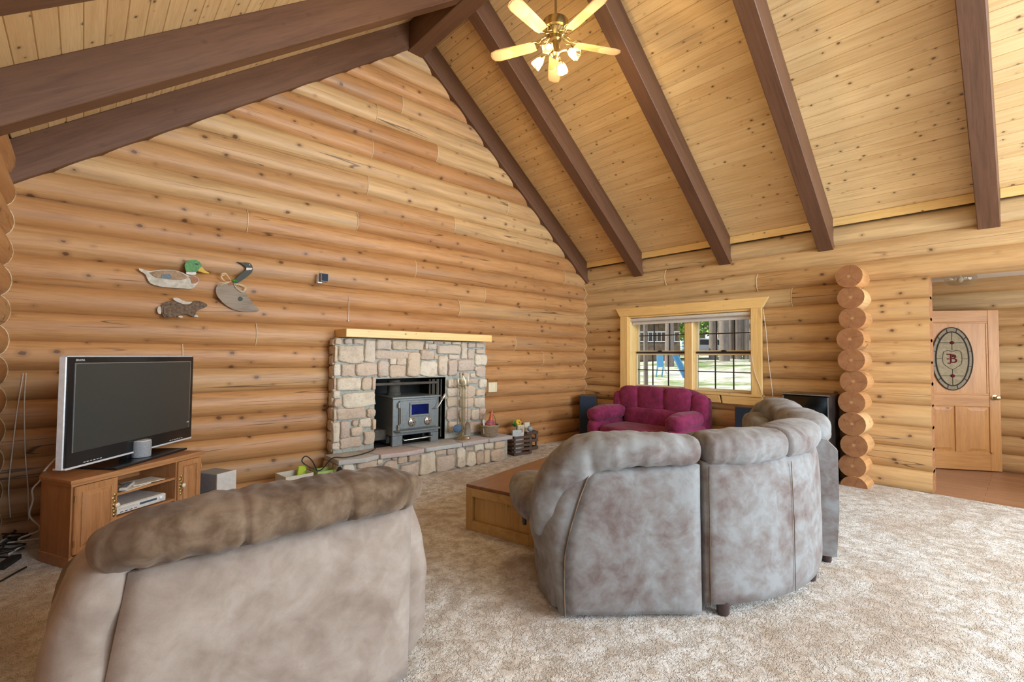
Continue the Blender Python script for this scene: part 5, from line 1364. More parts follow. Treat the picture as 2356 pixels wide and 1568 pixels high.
for i, (z, h, lab) in enumerate(((0.366, 0.14, 'black tape deck on the bottom shelf of stereo cabinet'), (0.616, 0.13, 'black amplifier on the middle shelf of stereo cabinet'), (0.816, 0.10, 'dark blue record player on the top shelf of stereo cabinet'))):
    t_ = thing('hifi_unit', lab, 'stereo', (-0.36, -3.86, z), R(-90), 'hi-fi units in the stereo cabinet')
    mb = MB(); mb.b2((-0.21, -0.17, 0), (0.21, 0.17, h)); mb.build('case', 'deck_black', t_, bevel=0.004, seg=1)
    for k in range(5):
        mb = MB(); mb.lathe([(0.012, 0), (0.012, 0.012), (0.001, 0.013)], 10, (0, 0, 0), Matrix.Translation((-0.15+k*0.075, -0.17, h*0.35)) @ rotx(R(90))); mb.build('knob', 'deck_silver', t_, True)
    mb = MB(); mb.b2((-0.05, -0.173, h*0.58), (0.06, -0.17, h*0.80)); mb.build('display', 'paper_white' if i == 2 else 'deck_silver', t_)
    if i == 2:
        mb = MB(); mb.lathe([(0.145, 0), (0.145, 0.012), (0.001, 0.013)], 28, (-0.03, 0, h)); mb.build('platter', 'tv_black', t_, True)
        mb = MB(); mb.tube([(0.16, 0.10, h+0.03), (0.16, -0.05, h+0.03), (0.09, -0.10, h+0.025)], 0.005, 6); mb.build('tone_arm', 'deck_silver', t_, True)

# ------------------------------------------------------------------ ceiling fan
plain('fan_brass', (0.48, 0.37, 0.17), 0.28, 1.0)
wood('fan_blade', (0.66, 0.42, 0.20), (0.46, 0.25, 0.10), 0, (1.0, 14, 14), rough=0.35, vary=0.1)
wood('blade_cane', (0.66, 0.55, 0.34), (0.54, 0.42, 0.24), 1, (60, 60, 60), rough=0.6)
t = NT('lit_bulb'); t.n.remove(t.b); e_ = t.new('ShaderNodeEmission'); e_.inputs[0].default_value = (1.0, 0.80, 0.42, 1); e_.inputs[1].default_value = 26.0; t.l.new(e_.outputs[0], t.out.inputs[0])
t = NT('shade_glass'); t.n.remove(t.b)
a_ = t.new('ShaderNodeBsdfTransparent'); a_.inputs[0].default_value = (0.98, 0.93, 0.80, 1); b_ = t.new('ShaderNodeBsdfTranslucent'); b_.inputs[0].default_value = (1.0, 0.85, 0.55, 1); g_ = t.new('ShaderNodeBsdfGlossy'); g_.inputs['Roughness'].default_value = 0.1
m1 = t.new('ShaderNodeMixShader'); m1.inputs[0].default_value = 0.25; m2 = t.new('ShaderNodeMixShader'); m2.inputs[0].default_value = 0.10
t.l.new(a_.outputs[0], m1.inputs[1]); t.l.new(b_.outputs[0], m1.inputs[2]); t.l.new(m1.outputs[0], m2.inputs[1]); t.l.new(g_.outputs[0], m2.inputs[2]); t.l.new(m2.outputs[0], t.out.inputs[0])
FNC = Vector((XM, -2.675, 0))
FN = thing('ceiling_fan', 'brass ceiling fan with five wooden blades and four lit glass shades', 'ceiling fan', FNC)
mb = MB(); mb.tube([(0, 0, 4.76), (0, 0, 5.67)], 0.012, 10); mb.build('down_rod', 'fan_brass', FN, True)
mb = MB(); mb.lathe([(0.02, 5.59), (0.06, 5.62), (0.07, 5.683)], 20); mb.build('canopy', 'fan_brass', FN, True)
mb = MB(); mb.lathe([(0.001, 4.60), (0.055, 4.602), (0.085, 4.63), (0.10, 4.645), (0.10, 4.655), (0.12, 4.665), (0.125, 4.70), (0.12, 4.745), (0.09, 4.757), (0.02, 4.765)], 28); mb.build('motor_housing', 'fan_brass', FN, True)
for k in range(28):
    a = 2*PI*k/28; mb = MB(); mb.tube([(0.060*math.cos(a), 0.060*math.sin(a), 4.606), (0.104*math.cos(a), 0.104*math.sin(a), 4.652)], 0.0035, 5); mb.build('vent_rib', 'fan_brass', FN, True)
mb = MB(); mb.lathe([(0.001, 4.39), (0.03, 4.395), (0.05, 4.42), (0.038, 4.45), (0.038, 4.55), (0.055, 4.565), (0.055, 4.605)], 20); mb.build('switch_housing', 'fan_brass', FN, True)
for ba in (-172, -100, 116, -28, 44):
    a = R(ba); M_ = rotz(a)
    # iron
    mb = MB(); mb.m = M_
    for s_ in (-1, 1):
        mb.tube(crom([(0.07, s_*0.010, 4.607), (0.12, s_*0.045, 4.58), (0.16, s_*0.02, 4.565), (0.20, s_*0.05, 4.565), (0.245, s_*0.045, 4.565)], 4), 0.006, 6)
    mb.tube([(0.06, 0, 4.607), (0.15, 0, 4.575), (0.25, 0, 4.566)], 0.008, 6)
    mb.build('blade_iron', 'fan_brass', FN, True)
    # blade: pitched board with clipped corners
    out = [(0.0, -0.048), (0.05, -0.060), (0.40, -0.070), (0.455, -0.055), (0.475, -0.02), (0.475, 0.02), (0.455, 0.055), (0.40, 0.070), (0.05, 0.060), (0.0, 0.048)]
    mb = MB(); mb.prism(out, -0.004, 0.004)
    bo = mb.build('blade', 'fan_blade', FN, bevel=0.0015, seg=1)
    bo.location = (0.205*math.cos(a), 0.205*math.sin(a), 4.553); bo.rotation_euler = (R(12), 0, a)
    mb = MB(); mb.prism([(0.27, -0.056), (0.40, -0.060), (0.445, -0.047), (0.462, 0), (0.445, 0.047), (0.40, 0.060), (0.27, 0.056), (0.24, 0)], -0.0055, -0.0041)
    mb.build('cane_inset', 'blade_cane', bo)
for la in (-150, -60, 30, 120):
    a = R(la-8); M_ = rotz(a); d = Vector((math.cos(a), math.sin(a), 0))
    mb = MB(); mb.m = M_; mb.tube(crom([(0.03, 0, 4.43), (0.08, 0, 4.44), (0.115, 0, 4.435), (0.13, 0, 4.42)], 4), 0.008, 6); arm = mb.build('lamp_arm', 'fan_brass', FN, True)
    tl = Matrix.Translation((0.128, 0, 4.43)) @ roty(R(-52))
    mb = MB(); mb.m = M_ @ tl; mb.lathe([(0.020, -0.02), (0.024, 0.0), (0.018, 0.012)], 12, (0, 0, -0.01)); mb.build('socket', 'fan_brass', FN, True)
    # six sided glass shade opening downwards and outwards
    mb = MB(); mb.m = M_ @ tl; n6 = 6; rings = []
    for (r_, h_) in ((0.026, -0.015), (0.042, -0.045), (0.056, -0.115)): rings.append([(r_*math.cos(2*PI*i/n6), r_*math.sin(2*PI*i/n6), h_) for i in range(n6)])
    mb.loft(rings, cap=False); sg = mb.build('glass_shade', 'shade_glass', FN, fix=True)
    mb = MB(); mb.m = M_ @ tl
    for i in range(n6):
        mb.tube([(r_*1.01*math.cos(2*PI*i/n6), r_*1.01*math.sin(2*PI*i/n6), h_) for (r_, h_) in ((0.026, -0.015), (0.042, -0.045), (0.056, -0.115))], 0.0022, 5)
    mb.tube([(0.0566*math.cos(2*PI*i/n6), 0.0566*math.sin(2*PI*i/n6), -0.115) for i in range(n6+1)], 0.0022, 5)
    mb.build('shade_leading', 'fan_brass', sg, True)
    mb = MB(); mb.m = M_ @ tl; mb.ball((0, 0, -0.062), (0.025, 0.025, 0.034), 14, 10); mb.build('bulb', 'lit_bulb', FN, True)
    p = M_ @ tl @ Vector((0, 0, -0.085))
    ld = bpy.data.lights.new('fan_bulb', 'POINT'); ld.energy = 22; ld.color = (1.0, 0.74, 0.40); ld.shadow_soft_size = 0.03
    lo = bpy.data.objects.new('fan_bulb', ld); COL.objects.link(lo); lo.location = FNC+p+Vector((0, 0, -0.04))
for (x, y, z0, z1) in ((0.01, -0.03, 4.22, 4.40), (-0.02, -0.025, 4.26, 4.40)):
    mb = MB(); mb.tube([(x, y, z1), (x, y, z0+0.03)], 0.002, 5); mb.lathe([(0.002, 0.045), (0.008, 0.04), (0.010, 0.015), (0.004, 0.0)][::-1], 8, (x, y, z0-0.015)); mb.build('pull_chain', 'fan_brass', FN, True)

# ------------------------------------------------------------------ wall ornaments
plain('duck_white', (0.50, 0.46, 0.38), 0.8, nz=0.25, scale=26); plain('duck_brown', (0.30, 0.20, 0.12), 0.8, nz=0.3, scale=30); plain('duck_green', (0.045, 0.20, 0.030), 0.5, nz=0.45, scale=40); plain('duck_yellow', (0.58, 0.36, 0.02), 0.55)
plain('duck_blue', (0.10, 0.15, 0.19), 0.6, nz=0.2); plain('duck_rust', (0.30, 0.13, 0.065), 0.7, nz=0.2); plain('collar_white', (0.66, 0.62, 0.55), 0.7); plain('goose_black', (0.028, 0.030, 0.020), 0.6); plain('raffia', (0.62, 0.48, 0.28), 0.8)
wood('driftwood', (0.34, 0.285, 0.225), (0.19, 0.145, 0.11), 0, (1.2, 9, 9), rough=0.85, vary=0.1); plain('rabbit_fur', (0.135, 0.088, 0.055), 0.9, nz=0.5, scale=45); plain('rabbit_pale', (0.50, 0.45, 0.38), 0.85, nz=0.15); plain('sprig_green', (0.05, 0.30, 0.035), 0.6, nz=0.3)
def crop2(x, y): return (300+x*320/2356, 570+y*320/2356)
WPY = -0.055
def orn_c(pts, c): 
    q = [on(*crop2(x, y), 1, WPY) for x, y in pts]; return [(p.x-c.x, p.z-c.z) for p in q]
def plate(name, mat, parent, pts, c, t0, t1, bev=0.003, n=4):
    q = orn_c(pts, c)
    loop = crom([(p[0], p[1], 0) for p in q+[q[0]]], n)[:-1] if n else [Vector((p[0], p[1], 0)) for p in q]
    mb = MB(); mb.prism([(v.x, v.y) for v in loop], t0, t1, 'y'); return mb.build(name, mat, parent, True, bevel=0.0, ang=50)
dc = on(*crop2(700, 480), 1, WPY)
DK = thing('wooden_duck', 'painted wooden mallard plaque with green head on the log wall', 'wall ornament', dc)
plate('body', 'duck_white', DK, [(140, 340), (230, 370), (330, 395), (440, 378), (600, 370), (760, 385), (880, 420), (940, 450), (1000, 470), (1080, 470), (1150, 520), (1155, 570), (1100, 640), (1040, 690), (850, 685), (640, 670), (480, 650), (340, 600), (285, 520), (250, 450), (150, 380)], dc, -0.012, 0.026)
plate('wing', 'duck_brown', DK, [(320, 420), (440, 395), (620, 385), (780, 400), (880, 440), (960, 500), (860, 545), (700, 540), (560, 520), (420, 500)], dc, -0.020, -0.012)
plate('wing_patch', 'duck_blue', DK, [(520, 460), (600, 450), (670, 455), (690, 520), (600, 520), (530, 510)], dc, -0.024, -0.020)
plate('breast', 'duck_rust', DK, [(985, 490), (1070, 480), (1140, 520), (1145, 570), (1090, 600), (1035, 600), (1020, 540)], dc, -0.017, -0.012)
plate('collar', 'collar_white', DK, [(945, 408), (1020, 415), (1100, 415), (1100, 455), (1020, 460), (945, 445)], dc, -0.022, 0.010)
hd = plate('head', 'duck_green', DK, [(940, 410), (915, 330), (920, 270), (960, 225), (1030, 208), (1110, 212), (1170, 250), (1205, 310), (1180, 340), (1145, 360), (1140, 395), (1090, 412), (1010, 412)], dc, -0.026, 0.010)
plate('bill', 'duck_yellow', DK, [(1150, 365), (1185, 320), (1215, 335), (1260, 390), (1330, 425), (1310, 435), (1230, 425), (1180, 405), (1145, 400)], dc, -0.022, 0.006)
plate('eye', 'goose_black', hd, [(1080, 270), (1120, 268), (1150, 290), (1110, 295)], dc, -0.029, -0.0265)
gc_ = on(*crop2(1800, 700), 1, WPY)
GS = thing('wooden_goose', 'grey driftwood goose plaque with black neck and raffia bow on log wall', 'wall ornament', gc_)
gb = plate('body', 'driftwood', GS, [(1570, 590), (1680, 580), (1760, 600), (1850, 700), (1930, 740), (2000, 840), (2080, 950), (2175, 1060), (2050, 1078), (1890, 1075), (1740, 1040), (1590, 950), (1480, 830), (1445, 740), (1455, 660), (1500, 620)], gc_, -0.012, 0.026)
nk = plate('neck', 'goose_black', GS, [(1730, 590), (1800, 500), (1880, 430), (1940, 380), (1950, 335), (1900, 290), (1850, 260), (1800, 240), (1880, 248), (1970, 250), (2035, 275), (2065, 330), (2060, 400), (2010, 460), (1920, 530), (1820, 590), (1770, 610)], gc_, -0.016, 0.016)
plate('cheek', 'collar_white', nk, [(1955, 338), (2000, 340), (2055, 345), (2045, 370), (2000, 375), (1960, 380)], gc_, -0.0185, -0.016)
plate('eye', 'collar_white', nk, [(2003, 285), (2018, 283), (2020, 297), (2005, 298)], gc_, -0.0185, -0.016)
plate('red_patch', 'duck_rust', gb, [(1650, 590), (1700, 570), (1735, 600), (1720, 635), (1655, 635)], gc_, -0.0145, -0.012)
plate('knot', 'goose_black', gb, [(1815, 850), (1850, 825), (1895, 850), (1890, 890), (1850, 905), (1820, 885)], gc_, -0.0132, -0.012)
rb_ = random.Random(9)
def strand(pts, par):
    mb = MB(); q = orn_c(pts, gc_); mb.tube(crom([(p[0], -0.02-0.006*rb_.random(), p[1]) for p in q], 5), 0.0022, 5); mb.build('raffia_strand', 'raffia', par, True)
for k in range(7):
    j = rb_.uniform
    strand([(1700, 570), (1620, 440+j(0, 30)), (1560+j(-20, 20), 450+j(-15, 20)), (1520+j(-20, 30), 520+j(-20, 20)), (1600, 570), (1700, 575)], GS)
    strand([(1740, 610), (1830, 610+j(0, 30)), (1930, 650+j(-10, 20)), (1950+j(-20, 10), 700+j(-20, 20)), (1890, 745+j(-15, 15)), (1800, 690+j(-10, 20)), (1745, 620)], GS)
for k in range(4):
    strand([(1700, 575), (1600, 590+k*6), (1500+k*12, 590+k*14), (1455+k*20, 630+k*8)], GS)
for k in range(24):
    a = rb_.uniform(0, 6.28); q = orn_c([(1750, 560)], gc_)[0]; mb = MB(); L_ = rb_.uniform(0.014, 0.03)
    mb.tube([(q[0], -0.024, q[1]), (q[0]+math.cos(a)*L_, -0.036, q[1]+math.sin(a)*L_)], [0.003, 0.001], 5); mb.build('sprig_needle', 'sprig_green', GS, True)
rc = on(*crop2(860, 1030), 1, WPY)
RB = thing('wooden_rabbit', 'brown crouching rabbit plaque below the ducks on log wall', 'wall ornament', rc)
bd = plate('body', 'rabbit_fur', RB, [(510, 1000), (560, 940), (640, 905), (740, 900), (850, 940), (960, 940), (1040, 910), (1100, 895), (1180, 905), (1250, 930), (1300, 970), (1260, 1010), (1170, 1040), (1120, 1080), (1090, 1150), (1050, 1165), (980, 1130), (860, 1130), (780, 1165), (680, 1185), (580, 1175), (540, 1120)], rc, -0.012, 0.026)
plate('haunch', 'rabbit_fur', RB, [(560, 1010), (640, 950), (720, 960), (770, 1030), (760, 1120), (690, 1170), (600, 1160), (560, 1090)], rc, -0.020, -0.012)
plate('ear', 'rabbit_pale', RB, [(715, 850), (790, 845), (860, 880), (940, 910), (1040, 915), (1000, 950), (900, 955), (800, 920), (730, 880)], rc, -0.021, -0.012)
plate('tail', 'rabbit_pale', RB, [(460, 1010), (490, 990), (515, 1010), (520, 1110), (480, 1115), (455, 1070)], rc, -0.010, 0.020)
plate('paw', 'rabbit_pale', RB, [(800, 1170), (840, 1148), (885, 1165), (870, 1185)], rc, -0.018, 0.012); plate('paw', 'rabbit_pale', RB, [(1070, 1165), (1100, 1130), (1145, 1155), (1130, 1170)], rc, -0.018, 0.012)
plate('eye', 'goose_black', bd, [(1165, 955), (1180, 948), (1192, 960), (1178, 968)], rc, -0.0145, -0.012)
# small wall speaker on its bracket
p = on(740, 640, 1, -0.06)
WS = thing('wall_speaker', 'small grey satellite speaker on bracket high on log wall', 'speaker', p)
mb = MB(); mb.b2((-0.045, -0.10, -0.05), (0.045, -0.03, 0.05)); mb.build('case', 'fabric_grey', WS, bevel=0.008, seg=2)
mb = MB(); mb.b2((-0.036, -0.104, -0.042), (0.036, -0.10, 0.042)); mb.build('grille', 'grille_navy', WS)
mb = MB(); mb.b2((-0.055, -0.03, -0.06), (-0.005, 0.03, 0.045)); mb.build('bracket', 'silver_plastic', WS)
mb = MB(); mb.tube(crom([(p.x-0.02, p.y+0.01, p.z+0.05), (p.x, p.y+0.02, p.z+0.085), (p.x+0.02, p.y+0.03, p.z+0.06)], 4), 0.003, 5); mb.build('lead', 'cord_white', WS, True)
WS.children[-1].location = (-p.x, -p.y, -p.z)
# nail and wire above the mantel
q0 = on(803, 683, 1, -0.04); q1 = on(801, 735, 1, -0.04)
mb = MB(); mb.tube([(q0.x, q0.y, q0.z), ((q0.x+q1.x)/2, q0.y-0.01, (q0.z+q1.z)/2), (q1.x, q1.y-0.005, q1.z)], 0.0025, 5); mb.ball((q1.x, q1.y-0.006, q1.z-0.012), 0.010, 8, 6)
tag(mb.build('hanging_wire', 'cord_white', None, True), 'thin wire with a small weight hanging above the mantel shelf', 'wire')
# pale wires hanging down the log wall beside the television
for i, (pts, lab) in enumerate((([(54, 858), (40, 940), (28, 1040), (20, 1120), (24, 1190)], 'pale wire down log wall, slanting to the wall corner'), ([(60, 858), (56, 930), (58, 1040), (64, 1120), (66, 1195)], 'pale wire down log wall, hanging straight beside television'))):
    q = [on(x, y, 1, -0.05) for x, y in pts]; mb = MB(); mb.tube(crom([(v.x, v.y, max(v.z, 0.02)) for v in q], 6), 0.0042, 6)
    tag(mb.build('speaker_wire', 'cord_white', None, True), lab, 'wire', 'pale wires on the log wall')
q = [(128, 1054), (100, 1085), (92, 1105), (75, 1125), (76, 1150), (68, 1185), (90, 1210), (85, 1222), (50, 1235), (46, 1243), (92, 1238)]
q = [on(x, y, 1, lerp(-0.75, -0.42, i/10)) for i, (x, y) in enumerate(q)]
mb = MB(); mb.tube(crom([(v.x, v.y, max(v.z, 0.012)) for v in q], 6), 0.006, 6); tag(mb.build('white_cable', 'cord_white', None, True), 'white cable hanging from television down behind the cabinet', 'cable')
rc_ = random.Random(21)
for k in range(5):
    x0 = -7.50+0.06*k; mb = MB()
    pts = [(rc_.uniform(-7.55, -7.37), lerp(-0.16, -0.72, i/7)+rc_.uniform(-0.05, 0.05), 0.010+0.014*k) for i in range(8)]
    mb.tube(crom(pts, 6), 0.006, 6); tag(mb.build('floor_cable', 'cord_black' if k != 2 else 'cord_white', None, True), ['black cable nearest the log corner in the tangle by the cabinet', 'second black cable in the tangle behind the cabinet', 'white cable in the tangle behind the cabinet', 'fourth dark cable in the tangle behind the cabinet', 'dark cable on top of the tangle behind the cabinet'][k], 'cable', 'cables tangled on the carpet')
mb = MB(); mb.b2((-0.10, -0.03, 0), (0.10, 0.03, 0.035)); ps = mb.build('power_strip', 'cord_black', None, bevel=0.004, seg=1); ps.location = (-7.44, -0.82, 0.0); ps.rotation_euler = (0, 0, R(70)); tag(ps, 'black power strip on the carpet among the cables', 'power strip')
mb = MB(); mb.tube(crom([(-7.34, -0.98, 0.008), (-7.42, -1.12, 0.008), (-7.50, -1.30, 0.008), (-7.53, -1.7, 0.008)], 6), 0.006, 6); tag(mb.build('floor_cable', 'cord_black', None, True), 'single black cable running along the carpet from the cabinet foot', 'cable')

# ------------------------------------------------------------------ hall door and light
wood('door_pine', (0.58, 0.29, 0.092), (0.40, 0.175, 0.048), 2, (0.7, 10, 10), knots=0.18, kcell=0.3, rough=0.4, vary=0.1, kr=0.06)
wood('door_pine_h', (0.58, 0.29, 0.092), (0.40, 0.175, 0.048), 0, (0.7, 10, 10), rough=0.4, vary=0.1)
DH = Vector((1.585, -4.665, 0)); DE = Vector((2.085, -5.425, 0)); da = math.atan2(DE.y-DH.y, DE.x-DH.x); DW = (DE-DH).length; DHt = 2.185
DR = thing('door_1', 'pine door with oval stained glass standing open in the hall', 'door', DH, da)
DR['kind'] = 'structure'
# local: x along the leaf, -y towards the room
def dbox(name, x0, x1, z0, z1, y0, y1, mat, bev=0.004): 
    mb = MB(); mb.b2((x0, y0, z0), (x1, y1, z1)); return mb.build(name, mat, DR, bevel=bev, seg=1)
ST = 0.125
dbox('stile', 0.0, ST, 0.012, DHt, -0.022, 0.022, 'door_pine'); dbox('stile', DW-ST, DW, 0.012, DHt, -0.022, 0.022, 'door_pine')
dbox('rail', ST, DW-ST, DHt-0.16, DHt, -0.022, 0.022, 'door_pine_h'); dbox('rail', ST, DW-ST, 0.87, 1.03, -0.022, 0.022, 'door_pine_h'); dbox('rail', ST, DW-ST, 0.012, 0.25, -0.022, 0.022, 'door_pine_h')
dbox('mid_stile', DW/2-0.06, DW/2+0.06, 0.25, 0.87, -0.022, 0.022, 'door_pine')
dbox('panel', ST, DW-ST, 1.03, DHt-0.16, -0.010, 0.010, 'door_pine', 0)
for (x0, x1) in ((ST, DW/2-0.06), (DW/2+0.06, DW-ST)):
    pn = dbox('panel', x0, x1, 0.25, 0.87, -0.008, 0.008, 'door_pine', 0)
    mb = MB(); g = 0.035; r0 = [(x0+0.02, -0.008, 0.27), (x1-0.02, -0.008, 0.27), (x1-0.02, -0.008, 0.85), (x0+0.02, -0.008, 0.85)]; r1 = [(x0+0.02+g, -0.018, 0.27+g), (x1-0.02-g, -0.018, 0.27+g), (x1-0.02-g, -0.018, 0.85-g), (x0+0.02+g, -0.018, 0.85-g)]
    mb.loft([r0, r1]); mb.build('raised_field', 'door_pine', pn)
for (x0, x1, z0, z1) in ((ST, DW-ST, 1.03, 1.05), (ST, DW-ST, DHt-0.18, DHt-0.16), (ST, ST+0.02, 1.05, DHt-0.18), (DW-ST-0.02, DW-ST, 1.05, DHt-0.18)):
    dbox('bead', x0, x1, z0, z1, -0.017, -0.009, 'door_pine_h', 0.003)
t = NT('door_glass'); v = t.coords('Object', rnd=False); n_ = t.noise(v, 24, 3, 0.6, 0.8); t.set(t.ramp(n_, [(0.3, (0.20, 0.155, 0.075)), (0.7, (0.31, 0.25, 0.135))]), 0.55); t.bump(n_, 0.4, 0.004)
plain('lead_came', (0.05, 0.042, 0.038), 0.45, 0.4); plain('ruby_glass', (0.10, 0.008, 0.010), 0.65, spec=0.1); plain('glass_border', (0.22, 0.18, 0.11), 0.55, nz=0.15)
ocx, ocz, oa, ob = 0.375, 1.52, 0.235, 0.43
OV = MB(); el = [(ocx+oa*math.cos(2*PI*i/48), ocz+ob*math.sin(2*PI*i/48)) for i in range(48)]
OV.prism(el, -0.019, -0.011, 'y'); ov = OV.build('oval_window', 'glass_border', DR, True)
el2 = [(ocx+oa*0.80*math.cos(2*PI*i/48), ocz+ob*0.86*math.sin(2*PI*i/48)) for i in range(48)]
mb = MB(); mb.prism(el2, -0.022, -0.019, 'y'); mb.build('glass_field', 'door_glass', ov)
def came(pts, r=0.0035): 
    mb = MB(); mb.tube([(x, -0.0235, z) for x, z in pts], r, 6); mb.build('lead_came', 'lead_came', ov, True)
came(el+[el[0]], 0.006); came(el2+[el2[0]], 0.008)
for i in range(12):
    a = 2*PI*(i+0.5)/12; came([(ocx+oa*0.80*math.cos(a), ocz+ob*0.86*math.sin(a)), (ocx+oa*math.cos(a), ocz+ob*math.sin(a))], 0.003)
came([(ocx, ocz+ob*0.86), (ocx, ocz+0.115)]); came([(ocx, ocz-0.145), (ocx, ocz-ob*0.86)])
for zz in (0.22, 0.0, -0.235):
    hwid = oa*0.80*math.sqrt(max(0, 1-(zz/(ob*0.86))**2)); inn = 0.025 if zz else 0.115
    came([(ocx-hwid, ocz+zz), (ocx-inn, ocz+zz)]); came([(ocx+inn, ocz+zz), (ocx+hwid, ocz+zz)])
for zz in (0.22, -0.235):
    mb = MB(); mb.ball((ocx, -0.024, ocz+zz), (0.028, 0.010, 0.022), 12, 8); mb.build('jewel', 'ruby_glass', ov, True)
shp = [(-0.095, 0.10), (-0.04, 0.115), (0.0, 0.095), (0.04, 0.115), (0.095, 0.10), (0.110, 0.03), (0.105, -0.06), (0.06, -0.11), (0.0, -0.145), (-0.06, -0.11), (-0.105, -0.06), (-0.110, 0.03)]
sp_ = crom([(x, z, 0) for x, z in shp+[shp[0]]], 3); came([(ocx+v.x, ocz+v.y) for v in sp_], 0.0032)
bt = text('B', 0.17, ov, (ocx+0.01, -0.026, ocz-0.005), (R(90), 0, 0), 'ruby_glass', 0.002, 'monogram')
for (x0, z0, x1, z1) in ((-0.065, 0.055, -0.01, 0.068), (-0.055, -0.068, -0.02, -0.055), (-0.062, -0.01, -0.035, 0.004), (0.0, 0.02, 0.02, 0.06)):
    mb = MB(); mb.b2((ocx+x0, -0.029, ocz+z0), (ocx+x1, -0.023, ocz+z1)); mb.build('monogram_serif', 'ruby_glass', ov)
kn = thing('k', '', '') if False else None
mb = MB(); mb.lathe([(0.034, 0), (0.036, 0.004), (0.02, 0.008), (0.001, 0.009)], 20, (0, 0, 0), Matrix.Translation((DW-0.065, -0.022, 1.0)) @ rotx(R(90)) @ Matrix.Diagonal((1.0, 1.0, 1, 1))); kp = mb.build('knob_plate', 'brass', DR, True)
mb = MB(); mb.lathe([(0.010, 0), (0.011, 0.025), (0.026, 0.035), (0.030, 0.052), (0.022, 0.066), (0.001, 0.07)], 18, (0, 0, 0), Matrix.Translation((DW-0.065, -0.03, 1.0)) @ rotx(R(90))); mb.build('knob', 'brass', kp, True)
# glass ceiling light of the hall
HLp = Vector((1.62, -5.10, 2.68))
HL = thing('hall_light', 'clear glass drum ceiling light in the hall', 'ceiling light', HLp)
plain('frost', (0.72, 0.68, 0.58), 0.35)
t = NT('clear_glass'); t.n.remove(t.b); a_ = t.new('ShaderNodeBsdfTransparent'); a_.inputs[0].default_value = (0.86, 0.85, 0.78, 1); g_ = t.new('ShaderNodeBsdfGlossy'); g_.inputs['Roughness'].default_value = 0.08; d_ = t.new('ShaderNodeBsdfTranslucent'); d_.inputs[0].default_value = (0.9, 0.86, 0.76, 1)
m1 = t.new('ShaderNodeMixShader'); m1.inputs[0].default_value = 0.12; m2 = t.new('ShaderNodeMixShader'); m2.inputs[0].default_value = 0.22
t.l.new(a_.outputs[0], m2.inputs[1]); t.l.new(d_.outputs[0], m2.inputs[2]); t.l.new(m2.outputs[0], m1.inputs[1]); t.l.new(g_.outputs[0], m1.inputs[2]); t.l.new(m1.outputs[0], t.out.inputs[0])
mb = MB(); mb.lathe([(0.07, -0.03), (0.08, -0.022), (0.08, 0.0)], 20); mb.build('canopy', 'frost', HL, True)
mb = MB(); n = 28; rings = []
for (r_, h_) in ((0.145, -0.03), (0.162, -0.045), (0.165, -0.09), (0.15, -0.135), (0.10, -0.165), (0.02, -0.17)): rings.append([(r_*math.cos(2*PI*i/n), r_*math.sin(2*PI*i/n), h_) for i in range(n)])
mb.loft(rings, cap=False); mb.build('glass_bowl', 'clear_glass', HL, 'all')
mb = MB(); mb.ball((0, 0, -0.095), (0.032, 0.032, 0.042), 14, 10); mb.lathe([(0.014, -0.06), (0.016, -0.03)], 12); mb.build('bulb', 'frost', HL, True)

# ------------------------------------------------------------------ outdoors, seen through the window
def gz(x, y): return 0.10+0.058*max(0.0, x-0.5)+0.10*noise.noise(Vector((x*0.12, y*0.12, 0)))*min(1, max(0, (x-1)/4))
t = NT('meadow'); v = t.coords('Object', rnd=False); n1 = t.noise(v, 0.35, 5, 0.65); n2 = t.noise(v, 6, 5, 0.7); n3 = t.noise(v, 1.6, 4, 0.6)
c = t.ramp(n2, [(0.3, (0.42, 0.38, 0.26)), (0.5, (0.66, 0.60, 0.47)), (0.7, (0.80, 0.77, 0.66))])
c = t.mix(t.ms(n1, 0.44, 0.60), c, (0.20, 0.27, 0.07)); c = t.mix(t.math('MULTIPLY', t.ms(n3, 0.5, 0.66), 0.5), c, (0.24, 0.20, 0.11)); t.set(c, 0.95); t.bump(n2, 0.8, 0.05)
mb = MB(); NXg, NYg = 44, 44; vs = []; fs = []
for i in range(NXg+1):
    for j in range(NYg+1):
        x = 0.35+70*(i/NXg)**1.5; y = -30+100*j/NYg; vs.append((x, y, gz(x, y)))
fs = [(i*(NYg+1)+j, (i+1)*(NYg+1)+j, (i+1)*(NYg+1)+j+1, i*(NYg+1)+j+1) for i in range(NXg) for j in range(NYg)]
fs = [q for q in fs if not any(vs[k][0] < 2.6 and vs[k][1] < -3.3 for k in q)]
mb.add(vs, fs); gr = mb.build('ground', 'meadow', None, 'all'); tag(gr, kind='structure')
def ground_at(px, py, dmax=80):
    d = AX_F+AX_R*((px-1178)/F_PX)-AX_U*((py-784)/F_PX); d = d/d.xy.length
    s = 8.0
    while s < dmax:
        p = CAM+d*s
        if p.x > 0.6 and p.z <= gz(p.x, p.y): return Vector((p.x, p.y, gz(p.x, p.y)))
        s += 0.1
    p = CAM+d*dmax; return Vector((p.x, p.y, gz(p.x, p.y)))
def along(px, dist):
    d = AX_F+AX_R*((px-1178)/F_PX)-AX_U*((812-784)/F_PX); d = d/d.xy.length; p = CAM+d*dist; return Vector((p.x, p.y, gz(p.x, p.y)))
wood('bark', (0.36, 0.29, 0.24), (0.17, 0.12, 0.095), 2, (1.5, 12, 12), rough=0.95, vary=0.35, kplane='xz')
t = NT('needles'); v = t.coords('Object'); n_ = t.noise(v, 3.0, 3); t.set(t.ramp(n_, [(0.3, (0.07, 0.15, 0.03)), (0.7, (0.22, 0.33, 0.08))]), 0.8)
